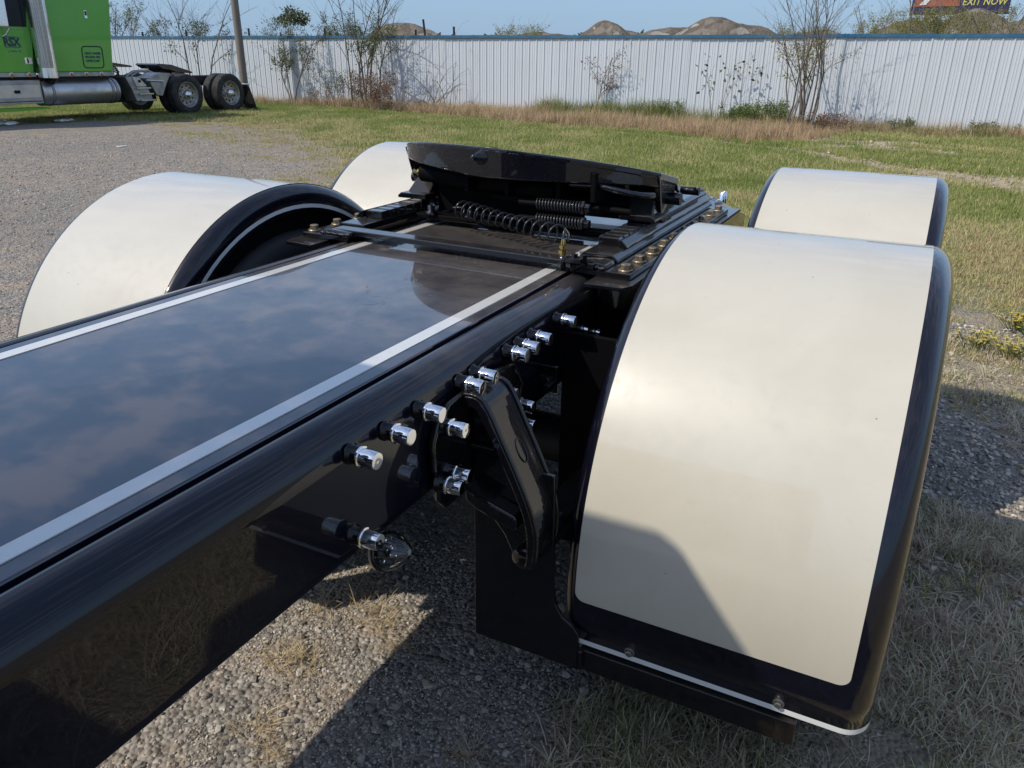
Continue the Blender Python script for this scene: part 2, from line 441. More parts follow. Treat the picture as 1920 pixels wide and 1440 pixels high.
def pebbles():
    vs_ = []
    for k in range(8):
        o = bpy.data.objects.new('pebble', pebble(k, 2 if k < 4 else 1)); o.data.materials.append(M_pebble); vs_.append(o)
    rng = np.random.default_rng(5)
    pts = []; sc = []
    # close: under and beside the frame
    n = 52000
    x = rng.uniform(-1.3, 2.2, n); y = rng.uniform(.5, 5.0, n)
    g, d, t, b = cover(x, y); dist = np.hypot(x-1.13, y)
    k = rng.random(n) < (1-.55*d)*np.clip(2.6/dist, .25, 1)*(.25+.75*(fbm(x, y, 3.1, 71) > .44))
    x, y = x[k], y[k]
    s = .0035+.009*rng.random(len(x))**2.6+.026*(rng.random(len(x)) > .985)*rng.random(len(x))
    pts.append(np.stack([x, y], 1)); sc.append(s)
    # dense strip in the light
    n = 34000
    x = rng.uniform(-.35, .75, n); y = rng.uniform(.75, 1.9, n); s = .0022+.0075*rng.random(n)**2.6+.02*(rng.random(n) > .994)
    k = rng.random(n) < .12+.9*(fbm(x, y, 4.6, 73) > .46); x, y, s = x[k], y[k], s[k]
    pts.append(np.stack([x, y], 1)); sc.append(s)
    # the lot to the left, growing coarser with distance
    n = 80000
    u = rng.random(n); r_ = 3.5+16*u**.8; a = rng.uniform(R(2), R(66), n)
    x = 1.13-r_*np.sin(a); y = r_*np.cos(a)
    g, d, t, b = cover(x, y)
    k = (rng.random(n) < (1-.9*g)*(1-.5*d)) & (np.hypot(x-1.13, y) > 3) & (y < 16)
    x, y, r_ = x[k], y[k], r_[k]
    s = (.006+.013*rng.random(len(x))**3)*np.clip(r_/7, 1, 1.5)
    pts.append(np.stack([x, y], 1)); sc.append(s)
    # right hand side
    n = 22000
    x = rng.uniform(1.2, 3.4, n); y = rng.uniform(2.4, 5.6, n)
    g, d, t, b = cover(x, y); k = rng.random(n) < (1-.8*d)*(1-g)
    x, y = x[k], y[k]; s = .007+.022*rng.random(len(x))**2.6
    pts.append(np.stack([x, y], 1)); sc.append(s)
    # dirt path stones
    n = 5000
    x = rng.uniform(-3, 5, n); y = rng.uniform(10, 21, n); g, d, t, b = cover(x, y); k = rng.random(n) < b*.8
    x, y = x[k], y[k]; s = .02+.05*rng.random(len(x))**2.5
    pts.append(np.stack([x, y], 1)); sc.append(s)
    P = np.concatenate(pts); s = np.concatenate(sc)
    z = height(P[:, 0], P[:, 1])+s*.16
    S = np.stack([s*rng.uniform(.8, 1.35, len(s)), s*rng.uniform(.8, 1.2, len(s)), s*rng.uniform(.6, 1.1, len(s))], 1)
    ro = np.stack([rng.uniform(-.5, .5, len(s)), rng.uniform(-.5, .5, len(s)), rng.uniform(0, 6.28, len(s))], 1)
    scatter('gravel', vs_, np.column_stack([P, z]), S, ro)
pebbles()

# ---- grass
def tuft(seed, n, rad, h0, h1, w, lean, seg=2):
    rnd = random.Random(seed); mb = MB()
    for i in range(n):
        a = rnd.uniform(0, 6.283); r_ = rad*math.sqrt(rnd.random()); bx, by = r_*math.cos(a), r_*math.sin(a)
        h = rnd.uniform(h0, h1); th = rnd.uniform(0, 6.283); ln = rnd.uniform(.1, 1)*lean
        dx, dy = math.cos(th), math.sin(th); wx, wy = -dy*w*.5, dx*w*.5
        P = []
        for s in range(seg+1):
            t = s/seg; out = h*ln*(t**1.7); up = h*t*math.sqrt(max(.05, 1-(ln*.75*t)**2))
            P.append((bx+dx*out, by+dy*out, up))
        v = []; f = []
        for s in range(seg):
            k = 1-(s/seg)**1.5*.6
            v += [(P[s][0]-wx*k, P[s][1]-wy*k, P[s][2]), (P[s][0]+wx*k, P[s][1]+wy*k, P[s][2])]
        v.append(P[-1])
        for s in range(seg-1): f.append((2*s, 2*s+1, 2*s+3, 2*s+2))
        f.append((2*seg-2, 2*seg-1, 2*seg))
        mb.add(v, f)
    return mb
def m_grass(name, green, dry, brown):
    m, t = mat(name, green[0], .6, spec=.25)
    tone = t.new('ShaderNodeAttribute'); tone.attribute_type = 'INSTANCER'; tone.attribute_name = 'tone'
    ge = t.new('ShaderNodeNewGeometry'); oi = t.new('ShaderNodeObjectInfo')
    f = t.math('ADD', tone.outputs['Fac'], t.math('MULTIPLY', t.math('SUBTRACT', ge.outputs['Random Per Island'], .5), .75))
    f = t.math('ADD', f, t.math('MULTIPLY', t.math('SUBTRACT', oi.outputs['Random'], .5), .3), clamp=True)
    c = t.ramp(f, [(0, green[0]), (.35, green[1]), (.62, dry[0]), (.85, dry[1]), (1, brown)])
    t.set('Base Color', c)
    # blades lean every way: shade them by the mean upward lie of the sward
    vm = t.new('ShaderNodeVectorMath', operation='MULTIPLY_ADD'); t.l.new(ge.outputs['Normal'], vm.inputs[0]); vm.inputs[1].default_value = (.45,)*3; vm.inputs[2].default_value = (0, 0, .75)
    vn = t.new('ShaderNodeVectorMath', operation='NORMALIZE'); t.l.new(vm.outputs[0], vn.inputs[0]); t.l.new(vn.outputs[0], t.p.inputs['Normal'])
    # thin blades let light through
    tr = t.new('ShaderNodeBsdfTranslucent'); t.l.new(c, tr.inputs['Color'])
    mx = t.new('ShaderNodeMixShader'); mx.inputs[0].default_value = .3
    out = t.n['Material Output']; t.l.new(t.p.outputs[0], mx.inputs[1]); t.l.new(tr.outputs[0], mx.inputs[2]); t.l.new(mx.outputs[0], out.inputs[0])
    return m
M_grass = m_grass('grass_blades', ((.145, .215, .038), (.275, .32, .088)), ((.54, .48, .22), (.68, .56, .32)), (.40, .28, .15))
M_near = m_grass('near_grass_blades', ((.16, .21, .06), (.29, .32, .12)), ((.60, .53, .35), (.78, .69, .50)), (.52, .35, .27))
M_straw = m_grass('straw', ((.44, .34, .19), (.54, .43, .26)), ((.60, .49, .31), (.66, .55, .37)), (.48, .35, .21))
M_tall = m_grass('tall_dry_grass', ((.12, .17, .04), (.21, .235, .08)), ((.52, .375, .22), (.66, .49, .31)), (.42, .275, .175))

def in_view(P, margin=.18):
    v = P-np.array(CAM['loc']); z = v@np.array(cf); u = CAM['f']*(v@np.array(cr))/np.maximum(z, .05)/960; w = CAM['f']*(v@np.array(cu))/np.maximum(z, .05)/720
    return (z > .2) & (np.abs(u) < 1+margin) & (np.abs(w) < 1+margin)
def place(x, y):
    return np.column_stack([x, y, height(x, y)-.004])
def grasses():
    rng = np.random.default_rng(9)
    # 1 mown grass
    vs_ = [raw('tuft', tuft(10+k, 26, .085, .02, .062, .0042, .95), M_grass) for k in range(5)]
    P = []; S = []; T = []
    n = 230000
    x = rng.uniform(-27, 8, n); y = rng.uniform(4.2, 22.8, n)
    g, d, t, b = cover(x, y); dist = np.hypot(x-1.13, y)
    k = rng.random(n) < np.clip(g*1.1, 0, 1)*np.clip(9/dist, .45, 1)
    x, y, d, dist = x[k], y[k], d[k], dist[k]
    Q = place(x, y); k = in_view(Q); Q, d, dist = Q[k], d[k], dist[k]
    tone = .00+.30*fbm(Q[:, 0], Q[:, 1], .45, 31)+.60*(fbm(Q[:, 0], Q[:, 1], 1.7, 33)-.45)+.30*d+.22*sst(13, 7, Q[:, 1])-.10*sst(-8, -16, Q[:, 0])
    s = np.clip(dist/9, .9, 1.6)*rng.uniform(.75, 1.25, len(Q))
    P.append(Q); S.append(s); T.append(tone)
    # 2 dry tufts on the gravel
    n = 60000
    x = rng.uniform(-16, 7, n); y = rng.uniform(2.0, 16.5, n)
    g, d, t, b = cover(x, y); k = rng.random(n) < np.clip((d*(1-g))*.9, 0, .9)*(fbm(x, y, 2.0, 41) > .44)
    x, y = x[k], y[k]; Q = place(x, y); k = in_view(Q) & ~((np.abs(Q[:, 0]) < .42) & (Q[:, 1] < 4)); Q = Q[k]
    P.append(Q); S.append(rng.uniform(.6, 1.2, len(Q))); T.append(.42+.5*fbm(Q[:, 0], Q[:, 1], .9, 43))
    P = np.concatenate(P); s = np.concatenate(S); T = np.concatenate(T)
    ro = np.column_stack([rng.uniform(-.2, .2, (len(s), 2)), rng.uniform(0, 6.28, len(s))])
    scatter('grass', vs_, P, np.stack([s, s, s*rng.uniform(.7, 1.2, len(s))], 1), ro, T)
    # 3 grass beside the near wheel: long thin blades
    vs_ = [raw('near_tuft', tuft(60+k, 34, .055, .025, .095, .0034, 1.3, 4), M_near) for k in range(6)]
    n = 26000
    x = rng.uniform(.25, 3.6, n); y = rng.uniform(-.2, 5.2, n)
    g, d, t, b = cover(x, y); k = rng.random(n) < np.clip(d*.9, 0, 1)*(.10+.90*(fbm(x, y, 3.2, 51) > .47))*np.where(y < 3, .85, .3)
    x, y = x[k], y[k]
    # loose straw tufts in the lit strip
    ex = np.array([(-.256, 1.511), (-.20, 1.56), (-.23, 1.44), (-.168, 1.266), (-.12, 1.24), (-.2, 1.23), (-.03, 1.49), (-.06, 1.52), (.0, .98), (.33, 1.05), (.42, 1.2), (.06, 1.42), (.15, .88), (-.1, 1.02)])
    ex = np.concatenate([ex+rng.normal(0, .022, ex.shape) for _ in range(5)])
    Q = place(x, y); s = rng.uniform(.55, 1.15, len(Q))
    tone = .30+.66*fbm(x, y, 1.3, 55)+.18*rng.random(len(x))-.02
    ro = np.column_stack([rng.uniform(-.35, .35, (len(s), 2)), rng.uniform(0, 6.28, len(s))])
    scatter('near_grass', vs_, Q, np.stack([s, s, s*rng.uniform(.5, 1, len(s))], 1), ro, tone)
    more = np.column_stack([rng.uniform(-.4, .9, 46), rng.uniform(.6, 2.2, 46)])
    ex = np.concatenate([ex, more]); sx = np.concatenate([rng.uniform(.45, .9, len(ex)-46), rng.uniform(.2, .5, 46)])
    sv_ = [raw('straw_tuft', tuft(160+k, 13, .04, .05, .15, .0030, 1.3, 4), M_straw) for k in range(4)]
    scatter('straw', sv_, place(ex[:, 0], ex[:, 1]), np.stack([sx, sx, sx*.5], 1), np.column_stack([rng.uniform(-.5, .5, (len(sx), 2)), rng.uniform(0, 6.28, len(sx))]), rng.random(len(sx)))
    # 4 tall tan grass along the fence
    vs_ = [raw('tall_tuft', tuft(80+k, 22, .12, .16, .42, .007, .75, 3), M_tall) for k in range(5)]
    n = 16000
    x = rng.uniform(-27, 7, n); y = rng.uniform(16.5, 23.05, n)
    g, d, t, b = cover(x, y); k = rng.random(n) < t*(.35+.65*(fbm(x, y, .8, 61) > .42))
    x, y = x[k], y[k]; Q = place(x, y)
    s = rng.uniform(.55, 1.15, len(x))*np.interp(x, [-27, -16, -12, -2, 0, 7], [.7, 1.0, 1.0, .85, .75, .8])*(.45+1.1*fbm(x, y, 1.1, 67))
    gr = sst(-10.5, -8.5, x)*sst(21.2, 21.9, y+(fbm(x, y, .9, 65)-.5)*1.4)*sst(-.6, -2.2, x)
    s = s*(1+.45*gr)
    tone = .60+.28*fbm(x, y, .7, 63)-.62*gr+.05-.35*sst(-1.2, .2, x)*(fbm(x, y, 1.4, 69) > .5)
    ro = np.column_stack([rng.uniform(-.15, .15, (len(s), 2)), rng.uniform(0, 6.28, len(s))])
    scatter('tall_grass', vs_, Q, np.stack([s, s, s], 1), ro, tone)
grasses()

# ------------------------------------------------------------------ gravel piles behind the fence
def m_mound():
    m, t = mat('pile_gravel', (.2, .16, .12), .95, spec=.2)
    v = t.new('ShaderNodeTexVoronoi'); v.inputs['Scale'].default_value = 1.5; t.l.new(t.pos(), v.inputs['Vector'])
    sv = t.new('ShaderNodeSeparateColor'); t.l.new(v.outputs['Color'], sv.inputs[0])
    c = t.ramp(sv.outputs[0], [(0, (.13, .108, .09)), (.6, (.19, .16, .132)), (.93, (.25, .215, .18)), (1, (.42, .39, .34))])
    c = t.mix(t.mapr(t.noise(.16, 4), .5, .7, 0, .6), c, (.16, .145, .06))
    t.set('Base Color', c); t.bump(t.noise(1.4, 6, .7), 1, .5); return m
M_mound = m_mound()
def mound(cx, cy, rx, ry, h, seed):
    n = 44; ang = 36
    V = [(cx, cy, h)]; F = []
    for i in range(1, 15):
        t = i/14
        for k in range(ang):
            a = 2*math.pi*k/ang; w = 1+.18*(float(fbm(np.array([math.cos(a)*1.5+seed]), np.array([math.sin(a)*1.5]), 1., seed)[0])-.5)*2
            x = cx+rx*t*math.cos(a)*w; y = cy+ry*t*math.sin(a)*w
            z = h*(1-t**2.0)**.95+(float(fbm(np.array([x]), np.array([y]), .45, seed)[0])-.5)*h*.22*min(1, 3*(1-t))
            V.append((x, y, z-.05))
    for k in range(ang): F.append((0, 1+k, 1+(k+1) % ang))
    for i in range(13):
        for k in range(ang):
            a, b = 1+i*ang+k, 1+i*ang+(k+1) % ang; F.append((a, a+ang, b+ang, b))
    mb = MB(); mb.add(V, F, True)
    o = mb.build('gravel_hill', M_mound); tag(o, kind='structure'); return o
for i, a in enumerate([(-47.1, 70, 7.8, 6, 4.8), (-39, 74, 10, 6, 3.85), (-31.5, 70, 9, 5, 3.95), (-25.5, 72, 9, 5, 4.1), (-24.0, 66, 4.6, 3, 4.5), (-19.5, 69, 7.2, 4.5, 4.2), (-14.7, 67, 7.2, 5, 4.7), (-1.2, 62, 5.6, 5, 4.4), (6.0, 60, 6.5, 5, 4.2), (2.4, 61, 5.5, 4, 4.75), (-8, 75, 8, 5, 4.2)]):
    mound(*a, i*7+1)

# ------------------------------------------------------------------ fence
def m_fence():
    m, t = mat('white_sheet_metal', (.585, .625, .665), .42, 0, .15)
    mp = t.new('ShaderNodeMapping'); mp.inputs['Scale'].default_value = (3, 3, .25); t.l.new(t.pos(), mp.inputs['Vector'])
    n = t.noise(2.2, 5, .65, mp.outputs[0]); n2 = t.noise(.7, 4)
    sp = t.new('ShaderNodeSeparateXYZ'); t.l.new(t.pos(), sp.inputs[0])
    c = t.mix(t.mapr(n, .45, .75, 0, .22), (.58, .615, .65), (.51, .53, .55))
    c = t.mix(t.mapr(n2, .5, .75, 0, .2), c, (.47, .47, .46))
    oi = t.new('ShaderNodeObjectInfo'); c = t.mix(t.mapr(oi.outputs['Random'], 0, 1, 0, .22, False), c, (.50, .535, .575))
    low = t.math('MULTIPLY', t.mapr(sp.outputs[2], .05, .45, 1, 0), t.mapr(n, .35, .65, .02, .5))
    c = t.mix(low, c, (.42, .37, .30))
    t.set('Base Color', c); return m
M_fence = m_fence()
M_blue, t_ = mat('blue_trim', (.028, .115, .22), .45)
t_.set('Base Color', t_.mix(t_.mapr(t_.noise(3, 4), .4, .7), (.026, .11, .21), (.05, .15, .24)))
FY = 23.18
def fence():
    f = empty('fence', (-17, FY, 0))
    tag(f, 'long white corrugated sheet metal fence with a blue top trim behind the grass', 'fence')
    prof = []                                  # one panel: four ribs, small ridges between
    rp = .249
    for k in range(4):
        x0 = k*rp
        prof += [(x0, 0), (x0+.014, -.021), (x0+.036, -.021), (x0+.050, 0), (x0+.118, 0), (x0+.126, -.007), (x0+.138, -.007), (x0+.146, 0), (x0+.178, 0), (x0+.186, -.007), (x0+.198, -.007), (x0+.206, 0)]
    W = 4*rp
    prof.append((W, 0))
    mb = MB()
    nz = 2
    V = [(x, y, z) for z in (.05, 2.20) for (x, y) in prof]; n = len(prof)
    mb.add(V, [(i, i+1, n+i+1, n+i) for i in range(n-1)])
    pm = mb.mesh('sheet_panel'); pm.materials.append(M_fence)
    rnd = random.Random(3)
    x = -44*1.0
    i = 0
    while x < 10:
        o = bpy.data.objects.new('sheet_panel', pm); COL.objects.link(o); o.parent = f
        o.location = (x+17, rnd.uniform(-.006, .006), rnd.uniform(-.012, .008)); o.rotation_euler = (rnd.uniform(-.006, .006), 0, rnd.uniform(-.002, .002))
        s = o.modifiers.new('thickness', 'SOLIDIFY'); s.thickness = .004; s.offset = 1
        x += W-.001
    x = -44
    t = MB(); t.box(0, 2.988, -.06, .05, 2.165, 2.245)
    tm = t.mesh('top_trim'); tm.materials.append(M_blue)
    while x < 10:
        o = bpy.data.objects.new('top_trim', tm); COL.objects.link(o); o.parent = f; o.location = (x+17, rnd.uniform(-.004, .004), rnd.uniform(-.008, .008)); x += 2.99
    pmesh = MB(); pmesh.tube([(0, 0, -.1), (0, 0, 2.2)], .045, 8); pme = pmesh.mesh('post'); pme.materials.append(M_dark)
    x = -43.2
    while x < 10:
        o = bpy.data.objects.new('post', pme); COL.objects.link(o); o.parent = f; o.location = (x+17, .12, 0); x += 2.44
    # post ends that stick up above the trim
    for (xx, h, ln) in ((-21.6, 2.50, 0), (-20.1, 2.36, 0), (-18.1, 2.48, 0), (-14.35, 2.42, 0), (-14.05, 2.72, -.14), (-12.9, 2.5, 0), (-24.8, 2.45, 0), (-27.2, 2.4, 0)):
        p = MB(); p.tube([(xx+17-ln, .17, 1.6), (xx+17, .17, h)], .035, 8); p.build('post_end', M_dark, f)
    k = MB(); k.box(-27, 27, .03, .075, .0, .085); k.build('dark_gap_strip', M_dark, f)  # dark strip drawn as the shaded gap under the sheets
    return f
fence()

# ------------------------------------------------------------------ woody plants
def m_leaf(name, a, b, c):
    m, t = mat(name, a, .55, spec=.3)
    ge = t.new('ShaderNodeNewGeometry')
    col = t.ramp(ge.outputs['Random Per Island'], [(0, a), (.6, b), (1, c)])
    t.set('Base Color', col)
    tr = t.new('ShaderNodeBsdfTranslucent'); t.l.new(col, tr.inputs['Color'])
    mx = t.new('ShaderNodeMixShader'); mx.inputs[0].default_value = .28
    t.l.new(t.p.outputs[0], mx.inputs[1]); t.l.new(tr.outputs[0], mx.inputs[2]); t.l.new(mx.outputs[0], t.n['Material Output'].inputs[0])
    return m
L_mid = m_leaf('leaf_mid', (.065, .085, .028), (.115, .14, .05), (.17, .17, .075))
L_dark = m_leaf('leaf_dark', (.05, .068, .025), (.085, .105, .04), (.14, .145, .065))
L_yel = m_leaf('leaf_yellow', (.16, .165, .045), (.27, .26, .08), (.36, .30, .14))
L_red = m_leaf('leaf_russet', (.15, .085, .06), (.22, .13, .085), (.29, .21, .135))
L_grn = m_leaf('leaf_green', (.085, .13, .03), (.14, .19, .05), (.20, .23, .08))
M_bark, t_ = mat('bark', (.16, .135, .11), .9)
t_.set('Base Color', t_.mix(t_.noise(8, 4), (.10, .085, .07), (.24, .21, .18)))
M_twig, _ = mat('grey_twig', (.24, .21, .185), .9)

def leafquad(mb, p, d, size, rnd):
    d = Vector(d)
    if d.length < 1e-4: d = Vector((0, 0, 1))
    d.normalize()
    sd = Vector((rnd.gauss(0, 1), rnd.gauss(0, 1), rnd.gauss(0, 1))); sd = (sd-d*sd.dot(d))
    if sd.length < 1e-4: sd = d.orthogonal()
    sd.normalize(); L = size*rnd.uniform(.6, 1.3); W = L*rnd.uniform(.22, .38)
    p = Vector(p); up = d.cross(sd)*L*.08
    mb.add([p, p+d*L*.45+sd*W+up, p+d*L, p+d*L*.45-sd*W+up], [(0, 1, 2, 3)])
def woody(name, label, cat, base, height, stems, spread, leafmat, nleaf, lsize, bark=None, seed=0, r0=.03, depth=3, kids=4, droop=0., leaf_from=.25, group=None, arch=False, zone=None, bare_top=0., base_rad=.12, gap=.0):
    nleaf = int(nleaf*1.7); lsize *= .72
    rnd = random.Random(seed)
    root = empty(name, base); tag(root, label, cat, group)
    tr = MB(); lf = MB(); tips = []
    def branch(p, d, ln, r, lev):
        n = 5 if lev == 0 else 4
        pts = [Vector(p)]; d = Vector(d).normalized()
        for i in range(n):
            d = d+Vector((rnd.gauss(0, .13), rnd.gauss(0, .13), rnd.gauss(0, .06)-droop*(i/n)))
            if arch: d.z -= .38*(i+1)/n
            d.normalize(); q = pts[-1]+d*ln/n
            if q.z < .02: q.z = .02
            pts.append(q)
        rad = [r*(1-.8*i/n) for i in range(n+1)]
        tr.tube(pts, rad, 5 if lev == 0 else 3, caps=False)
        for i, q in enumerate(pts[1:]):
            if lev > 0 or i >= 2: tips.append((q, (pts[i+1]-pts[i]).normalized(), lev))
        if lev < depth-1:
            for k in range(kids if lev == 0 else max(2, kids-1)):
                t = rnd.uniform(.3, 1) if lev == 0 else rnd.uniform(.2, 1)
                i = min(n-1, int(t*n)); q = pts[i].lerp(pts[i+1], t*n-i)
                a = rnd.uniform(0, 6.283); o = Vector((math.cos(a), math.sin(a), rnd.uniform(-.1, .5)))
                branch(q, (pts[i+1]-pts[i]).normalized()*1.0+o*rnd.uniform(.5, 1.0), ln*rnd.uniform(.28, .5), max(rad[i]*.6, .0035), lev+1)
    for s in range(stems):
        if stems > 1 and cat != 'weeds': tr = MB()
        a = rnd.uniform(0, 6.283); k = rnd.uniform(.2, 1)*spread
        branch((rnd.gauss(0, base_rad), rnd.gauss(0, base_rad), -.05), (math.cos(a)*k, math.sin(a)*k, 1), height*rnd.uniform(.75, 1.1), r0*rnd.uniform(.6, 1), 0)
        if stems > 1 and cat != 'weeds': tr.build('stem', bark or M_bark, root)
    if cat == 'weeds': o = tr.build('stems', bark or M_bark, root); o['kind'] = 'stuff'
    elif stems == 1: tr.build('trunk', bark or M_bark, root)
    cand = [t for t in tips if height*leaf_from < t[0].z < height*(1-bare_top)]
    if nleaf and cand:
        clump = [c for c in cand if rnd.random() > gap] or cand
        for i in range(nleaf):
            q, d, lev = rnd.choice(clump)
            g = Vector((rnd.gauss(0, 1), rnd.gauss(0, 1), rnd.gauss(0, 1)))
            leafquad(lf, q+g*lsize*.8, d*.5+g*.6+Vector((0, 0, -.25)), lsize, rnd)
        lf.build('leaves', leafmat, root)
    return root
GR_SAP = 'wild saplings growing along the white fence'
woody('sapling', 'tall sparse sapling with bare arching tips behind the green truck beside the wooden pole', 'sapling', (-23.3, 22.3, 0), 4.0, 3, .28, L_mid, 170, .11, seed=4, r0=.045, kids=5, group=GR_SAP, bare_top=.3, leaf_from=.15)
woody('sapling', 'leafy drooping sapling on the fence just right of the wooden pole', 'sapling', (-19.0, 22.4, 0), 2.75, 3, .42, L_mid, 1500, .075, seed=12, r0=.045, kids=7, droop=.12, group=GR_SAP, leaf_from=.2, gap=.25)
woody('tree', 'multi stemmed young tree with bare upper shoots rising high above the fence trim', 'tree', (-15.6, 22.1, 0), 4.3, 6, .30, L_mid, 1700, .07, seed=8, r0=.05, kids=7, group=GR_SAP, bare_top=.42, leaf_from=.12, base_rad=.2, gap=.2)
woody('brush', 'pile of pale arching dead brush against the fence', 'brush', (-12.9, 22.3, 0), 1.7, 18, 1.0, L_red, 0, .05, M_twig, seed=21, r0=.022, kids=2, depth=2, arch=True, base_rad=.3)
woody('sapling', 'thin upright sapling with brown vine leaves in the middle of the fence', 'sapling', (-7.65, 22.75, 0), 2.3, 1, .05, L_red, 330, .075, seed=31, r0=.032, kids=9, group=GR_SAP, leaf_from=.1)
woody('sapling', 'small pale sapling with a few dark leaves at its top', 'sapling', (-4.05, 22.7, 0), 1.65, 3, .22, L_dark, 42, .15, M_twig, seed=37, r0=.02, kids=3, depth=2, group=GR_SAP, leaf_from=.55)
woody('shrub', 'big bare many stemmed shrub in front of the right part of the fence', 'shrub', (-1.75, 21.5, 0), 3.4, 14, .36, L_yel, 620, .075, seed=43, r0=.032, kids=5, group=GR_SAP, leaf_from=.1, bare_top=.4, base_rad=.26, gap=.5)
# low weeds at the fence foot
def weed(x, y, h, w, lm, n, ls, lab, seed, cat='weeds', name='weed_clump'):
    n = int(n*1.9); ls *= .68
    woody(name, lab, cat, (x, y, 0), h, 16, w, lm, n, ls, M_twig, seed=seed, r0=.008, kids=3, depth=2, leaf_from=.0, base_rad=.28, group='weed clumps at the fence foot')
weed(-15.0, 21.5, 1.15, .5, L_red, 800, .10, 'tall russet dead weed clump at the foot of the tall multi stemmed tree', 51)
weed(-14.1, 21.2, .95, .55, L_red, 700, .09, 'russet dead weed clump between the multi stemmed tree and the arching brush', 52)
weed(-16.6, 22.1, 1.2, .5, L_dark, 500, .08, 'dark leafy weed clump left of the multi stemmed tree', 53)
weed(-17.6, 22.4, .6, .6, L_red, 300, .07, 'low brown weed clump near the drooping sapling', 54)
weed(-2.75, 21.9, .62, .7, L_grn, 1500, .085, 'bright green bushy weed clump left of the big bare shrub', 55)
weed(-3.4, 22.2, .5, .7, L_grn, 900, .08, 'green weed clump below the small pale sapling', 56)
weed(-5.7, 22.6, .55, .6, L_grn, 600, .08, 'green weed clump at the fence right of the thin vine sapling', 57)
weed(-1.2, 21.6, .42, .8, L_red, 500, .08, 'brown weed clump at the base of the big bare shrub', 58)
weed(.6, 22.7, .30, .9, L_mid, 420, .07, 'low green brown weed clump at the fence right of the big bare shrub', 59)
weed(2.3, 22.6, .28, 1.0, L_mid, 500, .07, 'low green brown weed clump near the right end of the fence', 60)
weed(-9.1, 22.8, .4, .6, L_grn, 260, .07, 'small green weed clump left of the thin vine sapling', 61)

# trees and brush beyond the fence
GR_B = 'trees beyond the white fence'
woody('tree', 'leafy grey green tree beyond the fence right behind the green truck cab', 'tree', (-41.5, 33, 0), 4.6, 4, .5, L_mid, 2600, .10, seed=71, r0=.08, kids=6, group=GR_B, leaf_from=.3)
woody('tree', 'dark round crowned tree beyond the fence left of the wooden pole', 'tree', (-43.5, 40, 0), 3.6, 6, .8, L_dark, 2600, .12, seed=72, r0=.08, kids=6, group=GR_B, leaf_from=.4)
woody('tree', 'bare thin branched tree beyond the fence above the green truck wheels', 'tree', (-36.5, 33, 0), 5.5, 6, .45, L_mid, 40, .12, seed=73, r0=.035, kids=5, group=GR_B)
woody('tree', 'dark spiky topped tree beyond the fence just right of the wooden pole', 'tree', (-34.8, 39, 0), 4.1, 1, .1, L_dark, 700, .2, seed=74, r0=.09, kids=6, group=GR_B, leaf_from=.85)
woody('shrub', 'low green bush beyond the fence right of the spiky topped tree', 'shrub', (-33.4, 38, 0), 3.1, 6, .6, L_mid, 1800, .1, seed=75, r0=.05, kids=5, group=GR_B, leaf_from=.5)
woody('tree', 'dark leafy tree beyond the fence behind the multi stemmed tree', 'tree', (-28.6, 38, 0), 3.8, 5, .55, L_dark, 2400, .11, seed=76, r0=.06, kids=6, group=GR_B, leaf_from=.5)
woody('shrub', 'round yellowish bush beyond the fence left of the gravel hills', 'shrub', (-18.4, 40, 0), 3.2, 10, .10, L_yel, 3800, .08, seed=77, r0=.04, kids=6, group=GR_B, leaf_from=.6, base_rad=.22)
woody('brush', 'bare arching brush beyond the fence left of the round yellowish bush', 'brush', (-13.6, 25, 0), 3.2, 11, .8, L_mid, 20, .08, M_twig, seed=78, r0=.024, kids=4, depth=2, arch=True)
rnd = random.Random(4)
YB = [(-.3, 33, 3.1, 'yellow green brush beyond the fence right of the big bare shrub'), (.9, 34, 3.35, 'yellow green brush beyond the fence below the left edge of the billboard'),
      (2.0, 35, 3.3, 'yellow green brush beyond the fence below the billboard middle'), (-3.6, 36, 2.9, 'low yellow green brush beyond the fence left of the big bare shrub'), (-4.9, 38, 2.75, 'lowest yellow green brush beyond the fence, beside the rightmost tall gravel hill')]
for i, (x, y, h, lab) in enumerate(YB):
    woody('brush', lab, 'brush', (x, y, 0), h, 12, .4, L_yel, 6500, .07, M_twig, seed=80+i, r0=.03, kids=5, group='yellow brush beyond the fence', leaf_from=.5, base_rad=.5)
for i, (x, y, h, lab) in enumerate([(1.6, 29, 3.6, 'bare dark branched tree beyond the fence in front of the billboard letters'), (3.3, 30, 3.7, 'bare grey branched tree beyond the fence at the right edge of the billboard'), (.2, 28, 3.5, 'bare thin tree beyond the fence at the left edge of the billboard')]):
    woody('tree', lab, 'tree', (x, y, 0), h, 3, .4, L_yel, 30, .09, M_bark, seed=90+i, r0=.045, kids=6, group=GR_B, leaf_from=.5)
# far tree line: reads as one mass
def treeline():
    rnd = random.Random(6); mb = MB()
    for i in range(5200):
        a = rnd.random(); x = -135+a*125; y = 115+rnd.uniform(-5, 5)
        top = 3.2+2.6*float(fbm(np.array([x]), np.array([3.]), .14, 5)[0])
        z = top*rnd.random()**.6
        leafquad(mb, (x, y, z), (rnd.gauss(0, 1), rnd.gauss(0, 1), rnd.gauss(0, 1)), 1.1, rnd)
    o = mb.build('far_woodland', L_dark); tag(o, kind='stuff')
treeline()

